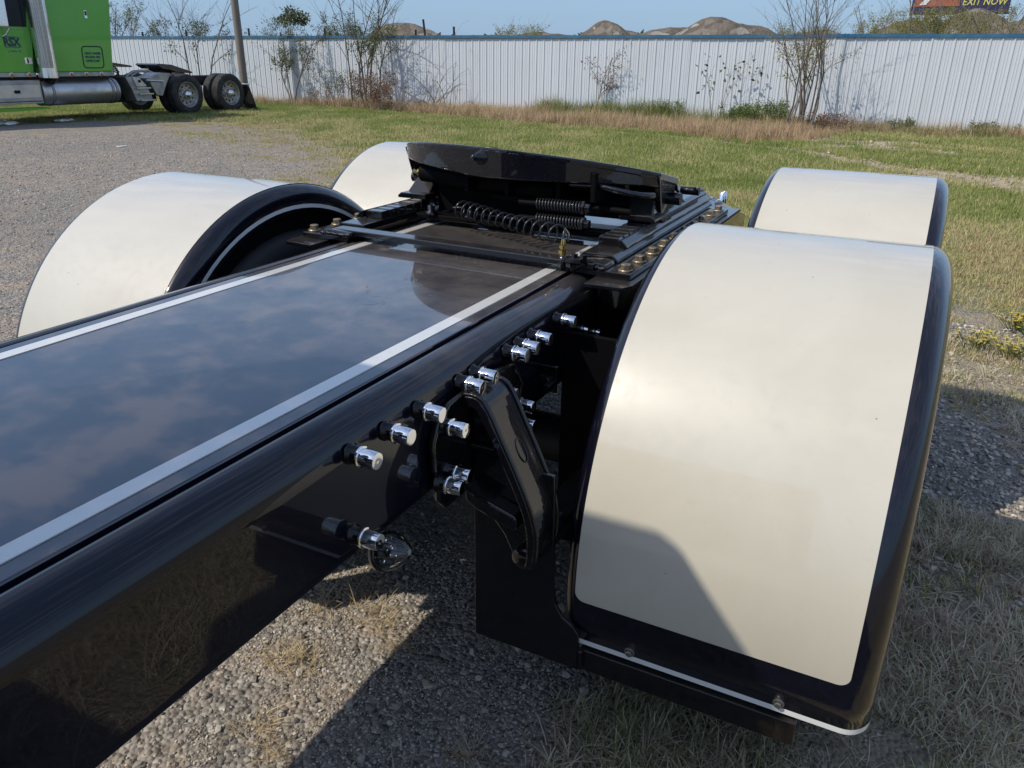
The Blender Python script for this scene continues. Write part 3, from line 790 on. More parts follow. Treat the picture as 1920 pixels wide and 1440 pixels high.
# ------------------------------------------------------------------ utility pole
def pole():
    p = MB(); p.tube([(0, 0, -.3), (-.01, 0, 2), (-.04, 0, 5), (-.07, 0, 8)], [.135, .13, .12, .11], 14)
    m, t = mat('weathered_wood', (.2, .17, .14), .9)
    mp = t.new('ShaderNodeMapping'); mp.inputs['Scale'].default_value = (12, 12, .6); t.l.new(t.pos(), mp.inputs['Vector'])
    t.set('Base Color', t.mix(t.noise(3, 5, .6, mp.outputs[0]), (.10, .088, .075), (.30, .26, .22))); t.bump(t.noise(3, 5, .6, mp.outputs[0]), .5, .02)
    o = p.build('utility_pole', m, loc=(-20.57, 21.8, 0)); tag(o, 'weathered round wooden utility pole in front of the fence behind the green truck', 'pole')
pole()

# ------------------------------------------------------------------ text helper
FONT_I = [0]
def text_mesh(name, body, size, m, parent, loc, rot, extr=.002, shear=0, bold=0, sx=1.0):
    c = bpy.data.curves.new(name, 'FONT'); c.body = body; c.size = size; c.extrude = extr; c.align_x = 'CENTER'; c.align_y = 'CENTER'; c.shear = shear; c.offset = bold; c.resolution_u = 2
    t = bpy.data.objects.new('t', c); me = bpy.data.meshes.new_from_object(t)
    bpy.data.objects.remove(t); me.name = name
    o = bpy.data.objects.new(name, me); me.materials.append(m); COL.objects.link(o); o.parent = parent; o.location = loc; o.rotation_euler = rot; o.scale = (sx, 1, 1)
    return o
# ------------------------------------------------------------------ billboard
def billboard():
    b = empty('billboard', (1.6, 90, 0)); tag(b, 'dark blue roadside billboard with yellow EXIT NOW lettering and orange flame shapes', 'billboard')
    mN, _ = mat('billboard_navy', (.022, .022, .075), .6); mY, _ = mat('billboard_yellow', (.62, .58, .16), .6); mO, _ = mat('billboard_orange', (.34, .11, .06), .6); mW, _ = mat('billboard_white', (.7, .7, .68), .6)
    p = MB(); p.box(-4.1, 3.95, -.1, .15, 6.05, 11.5); p.build('board', mN, b)
    text_mesh('lettering', 'EXIT NOW', .82, mY, b, (1.88, -.13, 6.92), (R(90), 0, 0), .01, .15, .012, .88)
    fl = MB(); rnd = random.Random(2)
    for k in range(6):
        x = -3.6+k*.62; fl.prism([(x-.42, 6.6), (x+.42, 6.6), (x+.3, 7.3+.2*(k % 2)), (x+.05, 8.0+rnd.random()*.5), (x-.2, 7.2)], 'y', -.135-.004*k, -.102)
    fix_normals(fl.build('flame_shape', mO, b))
    w = MB(); w.prism([(-3.5, 6.7), (-2.9, 6.75), (-2.3, 7.6), (-2.5, 7.8), (-3.1, 7.2)], 'y', -.19, -.165); fix_normals(w.build('white_shape', mW, b))
    fr = MB(); fr.box(-4.2, 4.05, -.12, .17, 5.9, 6.048); fr.build('lower_frame', M_dark, b)
    for x in (-2.6, 0, 2.6):
        q = MB(); q.tube([(x, .3, -.2), (x, .3, 11)], .16, 10); q.build('post', M_dark, b)
billboard()

# ------------------------------------------------------------------ the truck chassis
TR = empty('semi_truck', (0, 2.5, 0))
tag(TR, 'glossy dark navy semi truck chassis with pearl white wheel fenders and white pinstripes', 'truck')
TY = -2.5
ZT = 1.033
def B(mb, name, m, parent=TR, bevel=0, seg=2, fix=False):
    o = mb.build(name, m, parent, bevel, None, seg)
    # geometry is written in world coordinates: undo the parent's place
    q = parent; off = Vector((0, 0, 0))
    while q is not None: off += q.location; q = q.parent
    for v in o.data.vertices: v.co -= off
    if fix: fix_normals(o)
    return o
def pivot(o, c):
    """move an object's origin to world point c"""
    q = o.parent; off = Vector((0, 0, 0))
    while q is not None: off += q.location; q = q.parent
    d = Vector(c)-off-o.location
    for v in o.data.vertices: v.co -= d
    o.location = o.location+d

# --- frame rails and deck
def rail(s):
    r = .055
    sec = [(.360, ZT-.012), (.364, ZT-.003), (.372, ZT)]
    for k in range(9):
        a = R(90-k*90/8); sec.append((.375+r*math.cos(a), ZT-r+r*math.sin(a)))
    sec += [(.430, .974), (.430, .822), (.430, .815), (.427, .804), (.420, .800), (.345, .800), (.345, .812), (.418, .812), (.418, 1.0), (.36, 1.0)]
    mb = MB(); n = len(sec)
    ys = [-3.0, 0, 1, 2, 3, 3.30]
    V = []
    for y in ys:
        for (x, z) in sec: V.append((s*x, y, z))
    # tail drops away behind the deck
    for (x, z) in sec: V.append((s*x, 3.80, min(z, .885) if z > .9 else z))
    m = len(ys)+1
    F = []
    for i in range(m-1):
        for k in range(n): F.append((i*n+k, i*n+(k+1) % n, (i+1)*n+(k+1) % n, (i+1)*n+k))
    mb.add(V, F, True)
    mb.add(V[:n], [tuple(range(n))]); mb.add(V[-n:], [tuple(range(n))[::-1]])
    o = B(mb, 'frame_rail', M_side, TR, fix=True)
    es = o.modifiers.new('split', 'EDGE_SPLIT'); es.split_angle = R(40)
    return o
M_rail = paint('rail_paint', (.0035, .0038, .010), .22, coat_rough=.018, fade=True, ior=1.42)
railR = rail(1); railL = rail(-1)
for q in (railR, railL): q.data.materials[0] = M_rail
dk = MB()
DW = .352
dk.add([(-DW, -3.0, ZT), (DW, -3.0, ZT), (DW, 3.32, ZT), (-DW, 3.32, ZT), (-DW, -3.0, ZT-.02), (DW, -3.0, ZT-.02), (DW, 3.32, ZT-.02), (-DW, 3.32, ZT-.02)],
       [(0, 1, 2, 3), (7, 6, 5, 4), (0, 4, 5, 1), (1, 5, 6, 2), (2, 6, 7, 3), (3, 7, 4, 0)])
deck = B(dk, 'deck_cover', M_deck, TR, .003)
def m_deck_scratches(m):
    t = NT(m)
    return m
for s in (1, -1):
    st = MB(); st.box(min(s*.2892, s*.3206), max(s*.2892, s*.3206), -2.99, 3.318, ZT, ZT+.0016)
    B(st, 'stripe', M_stripe, deck)
gap_ = MB()
for s in (1, -1): gap_.box(min(s*.345, s*.365), max(s*.345, s*.365), -2.99, 3.3, ZT-.04, ZT-.021)
B(gap_, 'seam_seal', M_rubber, deck)
# dried smears of water on the deck
def smears():
    m, t = mat('dried_smear', (.20, .18, .16), .6)
    mb = MB(); rnd = random.Random(8)
    for i in range(26):
        x = rnd.uniform(.04, .30); y = rnd.uniform(1.45, 1.80)
        if rnd.random() < .3: x, y = rnd.uniform(-.02, .1), rnd.uniform(1.35, 1.75)
        a = rnd.uniform(0, 6.28); r_ = rnd.uniform(.008, .026); sw = rnd.uniform(.5, 1.9); n = 7; w = rnd.uniform(.0003, .0008)
        V = []; F = []
        for k in range(n):
            th = a+sw*k/(n-1); ww = w*math.sin(math.pi*(k+.4)/n)
            for q in (-ww, ww): V.append((x+(r_+q)*math.cos(th), y+1.6*(r_+q)*math.sin(th), ZT+.0009))
        for k in range(n-1): F.append((2*k, 2*k+1, 2*k+3, 2*k+2))
        mb.add(V, F)
    o = B(mb, 'dried_smears', m, deck); o['kind'] = 'stuff'
smears()
# louvres in the rear of the deck
for i in range(6):
    lv = MB(); y = 2.86+.07*i; lv.prism([(y, ZT), (y+.045, ZT), (y+.045, ZT+.014)], 'x', .20, .282)
    B(lv, 'louvre', M_black, deck, fix=True)

# --- nut caps along the rail
capm = MB()
capm.lathe([(.0215, .012), (.0215, .0172), (.0245, .0172), (.0255, .0146), (.0275, .0143), (.030, .0148), (.0505, .0142), (.0525, .0132), (.0528, .0115), (.0522, .0)], (0, 0, 0), (1, 0, 0), 32)
nutm = MB(); nutm.lathe([(0, .0175), (.003, .0175), (.0035, .0150), (.0225, .0145)], (0, 0, 0), (1, 0, 0), 20)
nut_me = nutm.mesh('nut_base'); nut_me.materials.append(M_side)
cap_me = capm.mesh('nut_cap'); cap_me.materials.append(M_chrome)
def cap(y, z, x=.430, name='nut_cap', sc=1.0):
    wsh = MB()
    o = bpy.data.objects.new(name, cap_me); COL.objects.link(o); o.parent = railR; o.location = (x, y+TY, z); o.scale = (sc, sc, sc)
    o.rotation_euler = (0, R(random.Random(int(y*1000)).uniform(-2, 2)), R(random.Random(int(z*977)).uniform(-2, 2)))
    e = o.modifiers.new('split', 'EDGE_SPLIT'); e.split_angle = R(50)
    n_ = bpy.data.objects.new('nut_base', nut_me); COL.objects.link(n_); n_.parent = railR; n_.location = o.location; n_.scale = o.scale
CAPS = []
def capx(px, py, tip=.4825):   # picture point of the cap's end measured from the photograph, turned into a place on the rail
    d = cf*1.0+cr*((px-960)/CAM['f'])-cu*((py-720)/CAM['f']); t = (tip-CAM['loc'][0])/d.x
    return (d.y*t, CAM['loc'][2]+d.z*t)
# y, z of each bolt, measured on the rail face
for (px_, py_) in ((708, 854), (772, 806), (831, 767), (906, 722), (931, 706), (990, 660), (1010, 650), (1034, 629), (1080, 599), (712, 1018), (969, 740), (1001, 763), (1003, 800)):
    y_, z_ = capx(px_, py_); cap(y_, min(z_, .985))
cap(*capx(1124, 624, .46), .43, sc=.62); cap(*capx(1097, 618, .45), .43, sc=.55)

# --- fenders
YC = (1.904, 3.224); ZC = .5187; FR = .6537; ZB = .397
def fender(yc, side):
    f = empty('fender', (side*.92, yc-2.5, ZC)); f.parent = TR
    n = 44
    path = [(-FR, ZB-ZC, -1, 0)] + [(-FR, (ZB-ZC)*.5, -1, 0)]
    for i in range(n+1):
        a = math.pi*(1-i/n); path.append((FR*math.cos(a), FR*math.sin(a), math.cos(a), math.sin(a)))
    path += [(FR, (ZB-ZC)*.5, 1, 0), (FR, ZB-ZC, 1, 0)]
    sec = []                                    # x from the centre, depth below the outer surface
    xi, xo = .615-.92, 1.236-.92
    sec += [(xi, .085), (xi, .052)]
    for k in range(1, 8): a = R(90*k/8); sec.append((xi+.040*(1-math.cos(a)), .052-.052*math.sin(a)))
    sec += [(xi+.040, 0), (xo-.05, 0)]
    for k in range(1, 9): a = R(90*k/8); sec.append((xo-.05+.05*math.sin(a), .06*(1-math.cos(a))))
    sec += [(xo, .075)]
    def sheet(sec, d0=0, path=path, sgn=side):
        mb = MB(); V = []; m = len(sec)
        for (py, pz, ny, nz) in path:
            for (x, d) in sec: V.append((sgn*x, py-ny*(d+d0), pz-nz*(d+d0)))
        F = []
        for i in range(len(path)-1):
            for k in range(m-1): F.append((i*m+k, i*m+k+1, (i+1)*m+k+1, (i+1)*m+k))
        mb.add(V, F, True); return mb
    shell = sheet(sec).build('shell', M_navy, f); fix_normals(shell)
    # make the outward side positive, then thicken inwards
    bm = bmesh.new(); bm.from_mesh(shell.data); bm.faces.ensure_lookup_table()
    top = max(bm.faces, key=lambda q: q.calc_center_median().z)
    if top.normal.z < 0: bmesh.ops.reverse_faces(bm, faces=bm.faces)
    bm.to_mesh(shell.data); bm.free()
    so_ = shell.modifiers.new('sheet', 'SOLIDIFY'); so_.thickness = .005; so_.offset = -1
    # white panel, corners rounded at both lower ends
    zw = .505-ZC
    pth = []
    L0 = -zw if zw < 0 else 0
    rc = .022
    def panel():
        segs = []
        # arc-length parameter s from the front lower edge
        Ls = abs(zw); La = math.pi*FR; Lt = 2*Ls+La
        def at(s):
            if s < Ls: return (-FR, -(Ls-s), -1, 0)
            if s > Ls+La: return (FR, -(s-Ls-La), 1, 0)
            a = math.pi*(1-(s-Ls)/La); return (FR*math.cos(a), FR*math.sin(a), math.cos(a), math.sin(a))
        ss = [rc*(1-math.cos(R(90*k/6))) for k in range(7)]
        ss += [rc+(Lt-2*rc)*k/70 for k in range(1, 70)]
        ss += [Lt-v for v in [rc*(1-math.cos(R(90*k/6))) for k in range(7)][::-1]]
        a, b = .6508-.92, 1.1865-.92
        mb = MB(); V = []
        for s in ss:
            e = min(s, Lt-s); ins = 0 if e >= rc else rc-math.sqrt(max(0, rc*rc-(rc-e)**2))
            p = at(s)
            for k in range(9):
                x = (a+ins)+(b-a-2*ins)*k/8
                V.append((side*x, p[0]+p[2]*.0012, p[1]+p[3]*.0012))
        F = []
        for i in range(len(ss)-1):
            for k in range(8): F.append((i*9+k, i*9+k+1, (i+1)*9+k+1, (i+1)*9+k))
        mb.add(V, F, True); return mb
    pn = panel().build('white_panel', M_pearl, f)
    # pinstripes
    lo = path[:1]; e = .013
    for sg in (-1, 1):
        pp = [(sg*FR, ZB-ZC+.001, sg, 0), (sg*FR, ZB-ZC+e, sg, 0)]
        pin = sheet(sec[1:], -.0012, pp).build('bottom_pinstripe', M_pin, f)
    inner = [(xi-.0012, .060), (xi-.0012, .072)]
    pin = sheet(inner, 0).build('side_pinstripe', M_pin, f)
    sp = MB(); P_ = [((FR-.078)*math.cos(math.pi*k/28), (FR-.078)*math.sin(math.pi*k/28)) for k in range(29)]
    P_ = [(FR-.078, -.10)]+P_+[(-FR+.078, -.10)]
    sp.prism(P_, 'x', side*(xi+.022), side*(xi+.026)); fix_normals(sp.build('arch_shade', M_under, f))  # dark sheet added inside the arch, standing for its shade
    # bolts through the lower edge
    for sg in (-1, 1):
        for bx in (.777, 1.075):
            b = MB(); b.lathe([(0, .011), (.002, .011), (.003, .0075)], (side*(bx-.92), sg*FR, .418-ZC), (0, sg, 0), 16, False)
            b.lathe([(.003, .0072), (.0085, .0072), (.0095, .006), (.0095, 0)], (side*(bx-.92), sg*FR, .418-ZC), (0, sg, 0), 6, False)
            b.build('bolt', M_steel, f)
    return f
FEND = [fender(yc, s) for s in (1, -1) for yc in YC]
for f in FEND[2:]: pass

# --- brackets that carry the fenders: front hanger plate and bar
for yc in YC:
    for s in (1, -1):
        y0 = yc-FR+.028
        b = MB()
        z0 = .335
        yf = yc-FR-.014
        b.prism([(s*.418, z0), (s*.668, z0), (s*.668, .425), (s*.652, .445), (s*.628, .46), (s*.612, .485), (s*.606, .53), (s*.600, .79), (s*.418, .79)], 'y', yf, yf+.010)
        b.box(min(s*.66, s*1.113), max(s*.66, s*1.113), y0, y0+.012, z0, .50)
        b.box(min(s*.668, s*.678), max(s*.668, s*.678), yf+.001, y0+.011, z0+.001, .385)
        b.box(min(s*.668, s*1.113), max(s*.668, s*1.113), y0-.030, y0-.0015, z0-.006, z0+.048)
        B(b, 'fender_bracket', M_black, TR, .002, fix=True)

for s in (1, -1):
    gs = MB(); gs.box(min(s*.436, s*.607), max(s*.436, s*.607), 1.640, 1.652, .36, .945); B(gs, 'dark_filler_plate', M_under, TR, .003)  # dark plate added to hide the lit ground behind the hanger
# --- wheels below the fenders
def wheel_meshes():
    W = .29; r = .515
    prof = [(-.12, .30), (-.14, .33), (-.145, .42), (-.125, .495), (-.10, r), (-.07, r+.002), (-.066, r-.012), (-.058, r-.012), (-.054, r+.003), (-.02, r+.004), (-.016, r-.012), (-.008, r-.012), (-.004, r+.004)]
    prof = prof+[(-a, b) for a, b in prof[::-1]]
    t = MB(); t.lathe(prof, (0, 0, 0), (1, 0, 0), 48)
    rim = MB()
    rim.lathe([(-.13, .30), (-.12, .285), (-.06, .27), (.0, .255), (.06, .265), (.115, .285), (.128, .30)], (0, 0, 0), (1, 0, 0), 40)
    rim.lathe([(.05, .265), (.045, .20), (.06, .12), (.06, .085), (.13, .08), (.14, .05), (.14, 0)], (0, 0, 0), (1, 0, 0), 32)
    for k in range(10):
        a = 2*math.pi*k/10; rim.lathe([(.05, .016), (.085, .014), (.09, 0)], (0, .145*math.cos(a), .145*math.sin(a)), (1, 0, 0), 6, False)
    return t.mesh('tyre'), rim.mesh('rim')
ty_me, rim_me = wheel_meshes(); ty_me.materials.append(M_dark); rim_me.materials.append(M_alum)
for yc in YC:
    for s in (1, -1):
        for x in (.73, 1.07):
            w = empty('wheel', (s*x, yc-2.5, .515)); w.parent = TR
            if s < 0: w.rotation_euler = (0, 0, math.pi)
            for me in (ty_me, rim_me):
                o = bpy.data.objects.new(me.name, me); COL.objects.link(o); o.parent = w
    ax = MB(); ax.tube([(-.9, yc, .515), (.9, yc, .515)], .07, 14)
    ax.lathe([(-.2, .09), (-.12, .19), (.12, .19), (.2, .09)], (0, yc, .515), (0, 1, 0), 20)
    B(ax, 'axle', M_dark)
for s in (1, -1):                                # walking spring leaves and air bags below the rails
    for yc in YC:
        sp_ = MB(); sp_.prism([(yc-.62, .62), (yc-.3, .60), (yc, .575), (yc+.45, .50), (yc+.55, .50), (yc+.55, .46), (yc+.45, .46), (yc, .53), (yc-.3, .555), (yc-.62, .575)], 'x', s*.50, s*.575)
        B(sp_, 'spring_leaf', M_black, TR, .004, fix=True)
        ab = MB(); ab.lathe([(0, .09), (.02, .12), (.07, .135), (.12, .12), (.14, .125), (.19, .13), (.24, .10), (.26, .09)], (s*.52, yc+.46, .515), (0, 0, 1), 24)
        B(ab, 'air_spring', M_rubber)

for z_ in (.88, .735, .60):                     # hidden tubes added to shade the ground under the frame
    at_ = MB(); at_.lathe([(0, 0), (0, .04), (.02, .066), (.40, .066), (.42, .04), (.42, 0)], (-.508, 1.30, z_), (0, 1, 0), 24); B(at_, 'shade_tube', M_black)
# --- spring hanger casting on the outside of the rail
def hanger(s, yc):
    dy = yc-YC[0]
    h = empty('spring_hanger', (s*.43, yc-2.5-.72, .80)); h.parent = TR
    X = lambda x: s*x
    # mounting pad with a wavy outline
    pad = [(1.065, .945), (1.10, .965), (1.25, .972), (1.36, .955), (1.40, .90), (1.36, .80), (1.22, .765), (1.08, .765), (1.058, .79), (1.06, .83), (1.045, .86), (1.045, .91)]
    m = MB(); m.prism([(a+dy, b) for a, b in pad], 'x', X(.4305), X(.444))
    o = B(m, 'mounting_pad', M_cast, h, .006, fix=True)
    rim = MB(); pts = [(X(.444), a+dy, b) for a, b in pad]; rim.tube(pts+pts[:1], .006, 8); B(rim, 'raised_rim', M_cast, h)
    # curved arm: outer strap in the x-z plane
    def dense(P):
        Q = []
        for i in range(len(P)-1):
            p0, p1, p2, p3 = P[max(i-1, 0)], P[i], P[i+1], P[min(i+2, len(P)-1)]
            for k in range(4):
                t = k/4; Q.append(tuple(.5*((2*p1[j])+(-p0[j]+p2[j])*t+(2*p0[j]-5*p1[j]+4*p2[j]-p3[j])*t*t+(-p0[j]+3*p1[j]-3*p2[j]+p3[j])*t**3) for j in (0, 1)))
        return Q+[P[-1]]
    oc = [(.446, .966), (.475, .966), (.497, .945), (.530, .880), (.560, .820), (.588, .755), (.600, .705), (.600, .655), (.592, .625)]
    ic = [(.580, .625), (.584, .655), (.582, .705), (.570, .752), (.543, .812), (.513, .870), (.482, .930), (.468, .944), (.446, .946)]
    oc, ic = dense(oc), dense(ic)
    m = MB(); m.prism([(X(a), b) for a, b in oc+ic], 'y', 1.146+dy, 1.258+dy)
    arm = B(m, 'arm_strap', M_cast, h, .005, 3, fix=True)
    for yy in (1.152, 1.252):                    # beads along both edges of the strap
        t = MB(); t.tube([(X(a+.001), yy+dy, b+.001) for a, b in oc], .0055, 8); B(t, 'edge_bead', M_cast, h)
    t = MB(); t.tube([(X(.545+.012*math.cos(k)), 1.20+.013*math.sin(k)+dy, .852-.022*math.cos(k)) for k in [2*math.pi*i/16 for i in range(17)]], .0016, 6); B(t, 'foundry_mark', M_cast, h)
    # web that closes the arm at the back
    w = MB(); w.prism([(X(a), b) for a, b in ((.446, .95), (.475, .94), (.50, .885), (.535, .815), (.565, .755), (.584, .70), (.584, .64), (.545, .60), (.515, .66), (.446, .74))], 'y', 1.186+dy, 1.202+dy)
    B(w, 'web', M_cast, h, .004, fix=True)
    # ribs and lower ledge
    m = MB(); m.box(min(X(.446), X(.535)), max(X(.446), X(.535)), 1.172+dy, 1.187+dy, .842, .856); B(m, 'cross_rib', M_cast, h, .004)
    l = MB(); l.prism([(X(.446), .772), (X(.47), .760), (X(.555), .735), (X(.562), .728), (X(.562), .705), (X(.552), .700), (X(.47), .726), (X(.446), .742)], 'y', 1.148+dy, 1.188+dy)
    B(l, 'lower_ledge', M_cast, h, .007, 3, fix=True)
    pb = MB(); pb.lathe([(0, .026), (.014, .026), (.018, .023), (.024, .012), (.025, 0)], (X(.567), 1.185+dy, .628), (0, -1, 0), 24); pb.tube([(X(.567), 1.20+dy, .628), (X(.567), 1.33+dy, .628)], .028, 18)
    o = B(pb, 'spring_pin', M_cast, h)
    if s > 0 and dy == 0:
        for (px_, py_) in ((876, 808), (884, 893), (867, 918)):
            y_, z_ = capx(px_, py_, .497); cap(y_, z_, .444)
        br = MB(); br.box(.43, .475, 1.52, 1.528, .835, .90); br.box(.46, .475, 1.48, 1.53, .86, .868); br.lathe([(0, .008), (.012, .007), (.013, 0)], (.455, 1.52, .868), (0, -1, 0), 6, False)
        B(br, 'small_bracket', M_cast, TR, .002)
hanger(1, YC[0]); hanger(-1, YC[0]); hanger(1, YC[1]); hanger(-1, YC[1])

# --- clear marker light under the rail
def marker():
    m = empty('marker_light', (.424, .912-2.5, .759)); m.parent = TR
    ax = Vector((.94, .05, .20)).normalized()
    b = MB(); b.lathe([(-.008, .0), (-.008, .035), (.0, .037), (.004, .036), (.004, .033), (.001, .031), (.001, 0)], (0, 0, 0), ax, 40); b.build('lamp_base', M_black, m)
    g = MB(); n = 48; prof = [(0.004, .0345), (.012, .034), (.024, .031), (.036, .0255), (.046, .0175), (.0525, .009), (.055, .0)]
    d = ax; a = d.orthogonal().normalized(); c = d.cross(a)
    for inn, off in ((0, 0), (1, -.0022)):
        V = []; F = []
        for (h, r) in prof:
            for k in range(n):
                t = 2*math.pi*k/n; rr = max(1e-5, r+off)*1; V.append(d*(h+off*.8)+(a*math.cos(t)+c*math.sin(t))*rr)
        for i in range(len(prof)-1):
            for k in range(n):
                q = (i*n+k, i*n+(k+1) % n, (i+1)*n+(k+1) % n, (i+1)*n+k); F.append(q[::-1] if inn else q)
        g.add(V, F, True)
    g.build('clear_lens', M_glass, m)
    mrib, t = mat('lens_rib', (.55, .57, .58), .15); t.set('Transmission Weight', .55)
    for k in range(14):
        t = 2*math.pi*k/14; q = MB(); q.tube([d*h+(a*math.cos(t)+c*math.sin(t))*max(.001, r-.0034) for h, r in prof], .0011, 5); q.build('lens_rib', mrib, m)
    # board with the small lamps behind the lens
    mbd, t = mat('lamp_board', (.36, .43, .50), .3, .3); mled, _ = mat('lamp_chip', (.75, .75, .72), .3)
    pbd = MB(); pbd.lathe([(.006, 0), (.006, .028), (.0085, .028), (.0085, 0)], (0, 0, 0), ax, 28, False); pbd.build('lamp_board', mbd, m)
    for k in range(22):
        r = .008+.014*(k % 2); t = k*2.399; p = d*.010+(a*math.cos(t)+c*math.sin(t))*r
        q = MB(); q.lathe([(-.001, .0028), (.003, .0028), (.004, 0)], p, d, 6, False); q.build('lamp_chip', mled if k % 3 else M_chrome, m)
    q = MB(); q.lathe([(.0085, .006), (.014, .005), (.014, 0)], (0, 0, 0), ax, 12); q.build('reflector', mled, m)
    w = MB(); w.tube([(-.005, 0, .02), (-.02, 0, .045), (-.05, .02, .055)], .004, 8); w.build('wire', M_rubber, m)
marker()

# --- slider plates on top of the rails with plated bolts
bolt = MB(); bolt.lathe([(0, .0185), (.0035, .0185), (.005, .0175), (.005, .0125)], (0, 0, 0), (0, 0, 1), 24, False)
bolt.lathe([(.005, .0125), (.0165, .0125), (.018, .0108), (.018, .0)], (0, 0, 0), (0, 0, 1), 6, False)
bolt_me = bolt.mesh('hex_bolt'); bolt_me.materials.append(M_zinc)
for s in (1, -1):
    p = MB(); p.prism([(s*.362, 1.845), (s*.528, 1.838), (s*.530, 2.92), (s*.362, 2.92)], 'z', 1.0345, 1.0500)
    sp_ = B(p, 'slider_plate', M_black, TR, .0025, fix=True); pivot(sp_, (s*.45, 2.4, 1.042))
    for i in range(10):
        if i == 5: pass
        b = bpy.data.objects.new('hex_bolt', bolt_me); COL.objects.link(b); b.parent = sp_
        b.location = (s*.506-s*.45, 1.868+.1105*i-2.4, 1.0502-1.042); b.rotation_euler = (0, 0, random.Random(i+s).uniform(0, 6)); b.scale = (1.05,)*3
    f = MB(); f.prism([(s*.4335, 1.765), (s*.535, 1.77), (s*.548, 1.80), (s*.548, 3.05), (s*.4335, 3.05)], 'z', 1.0225, 1.0335)
    B(f, 'shelf_bar', M_black, TR, .002, fix=True)
    # web under the shelf
    w = MB(); w.box(min(s*.436, s*.444), max(s*.436, s*.444), 1.86, 3.0, .83, 1.022); B(w, 'side_angle', M_side)
    # toothed slide rail
    sr = empty('slide_rail', (s*.40, 2.4-2.5, 1.05)); sr.parent = TR
    b = MB(); b.prism([(s*.355, 1.0515), (s*.462, 1.0515), (s*.462, 1.060), (s*.448, 1.072), (s*.362, 1.072)], 'y', 1.925, 2.95)
    B(b, 'rail_base', M_black, sr, .003, fix=True)
    for i in range(20):
        y = 2.03+.046*i
        t = MB(); t.prism([(s*.366, 1.0725), (s*.432, 1.0725), (s*.430, 1.088), (s*.423, 1.096), (s*.367, 1.096)], 'y', y, y+.035)
        B(t, 'tooth', M_black, sr, .0028, fix=True)
    t = MB(); t.prism([(s*.4335, 1.073), (s*.456, 1.073), (s*.455, 1.079), (s*.438, 1.095), (s*.4335, 1.095)], 'y', 2.015, 2.96); B(t, 'guide_strip', M_black, sr, .002, fix=True)
    # end stop: bent plate with a weld bead
    e = MB(); e.prism([(s*.35, 1.0515), (s*.46, 1.0515), (s*.455, 1.064), (s*.43, 1.066), (s*.352, 1.062)], 'y', 1.848, 1.918); B(e, 'end_stop', M_black, sr, .004, fix=True)
    wb = MB(); rnd = random.Random(5)
    wb.tube([(s*(.352+.108*k/24), 1.8445+rnd.uniform(-.0015, .0015), 1.0545+rnd.uniform(-.0012, .0012)) for k in range(25)], [.0052+rnd.uniform(-.001, .0012) for _ in range(25)], 8)
    B(wb, 'weld_bead', M_cast, sr)
# --- flat cross bar between the plates
c = MB(); c.prism([(-.43, 1.865), (.43, 1.832), (.43, 1.882), (-.43, 1.915)], 'z', 1.0508, 1.0665); B(c, 'cross_bar', M_black, TR, .0025, fix=True)
wl_ = MB(); wl_.box(-.34, .34, 1.62, 1.6215, ZT, ZT+.0012); 

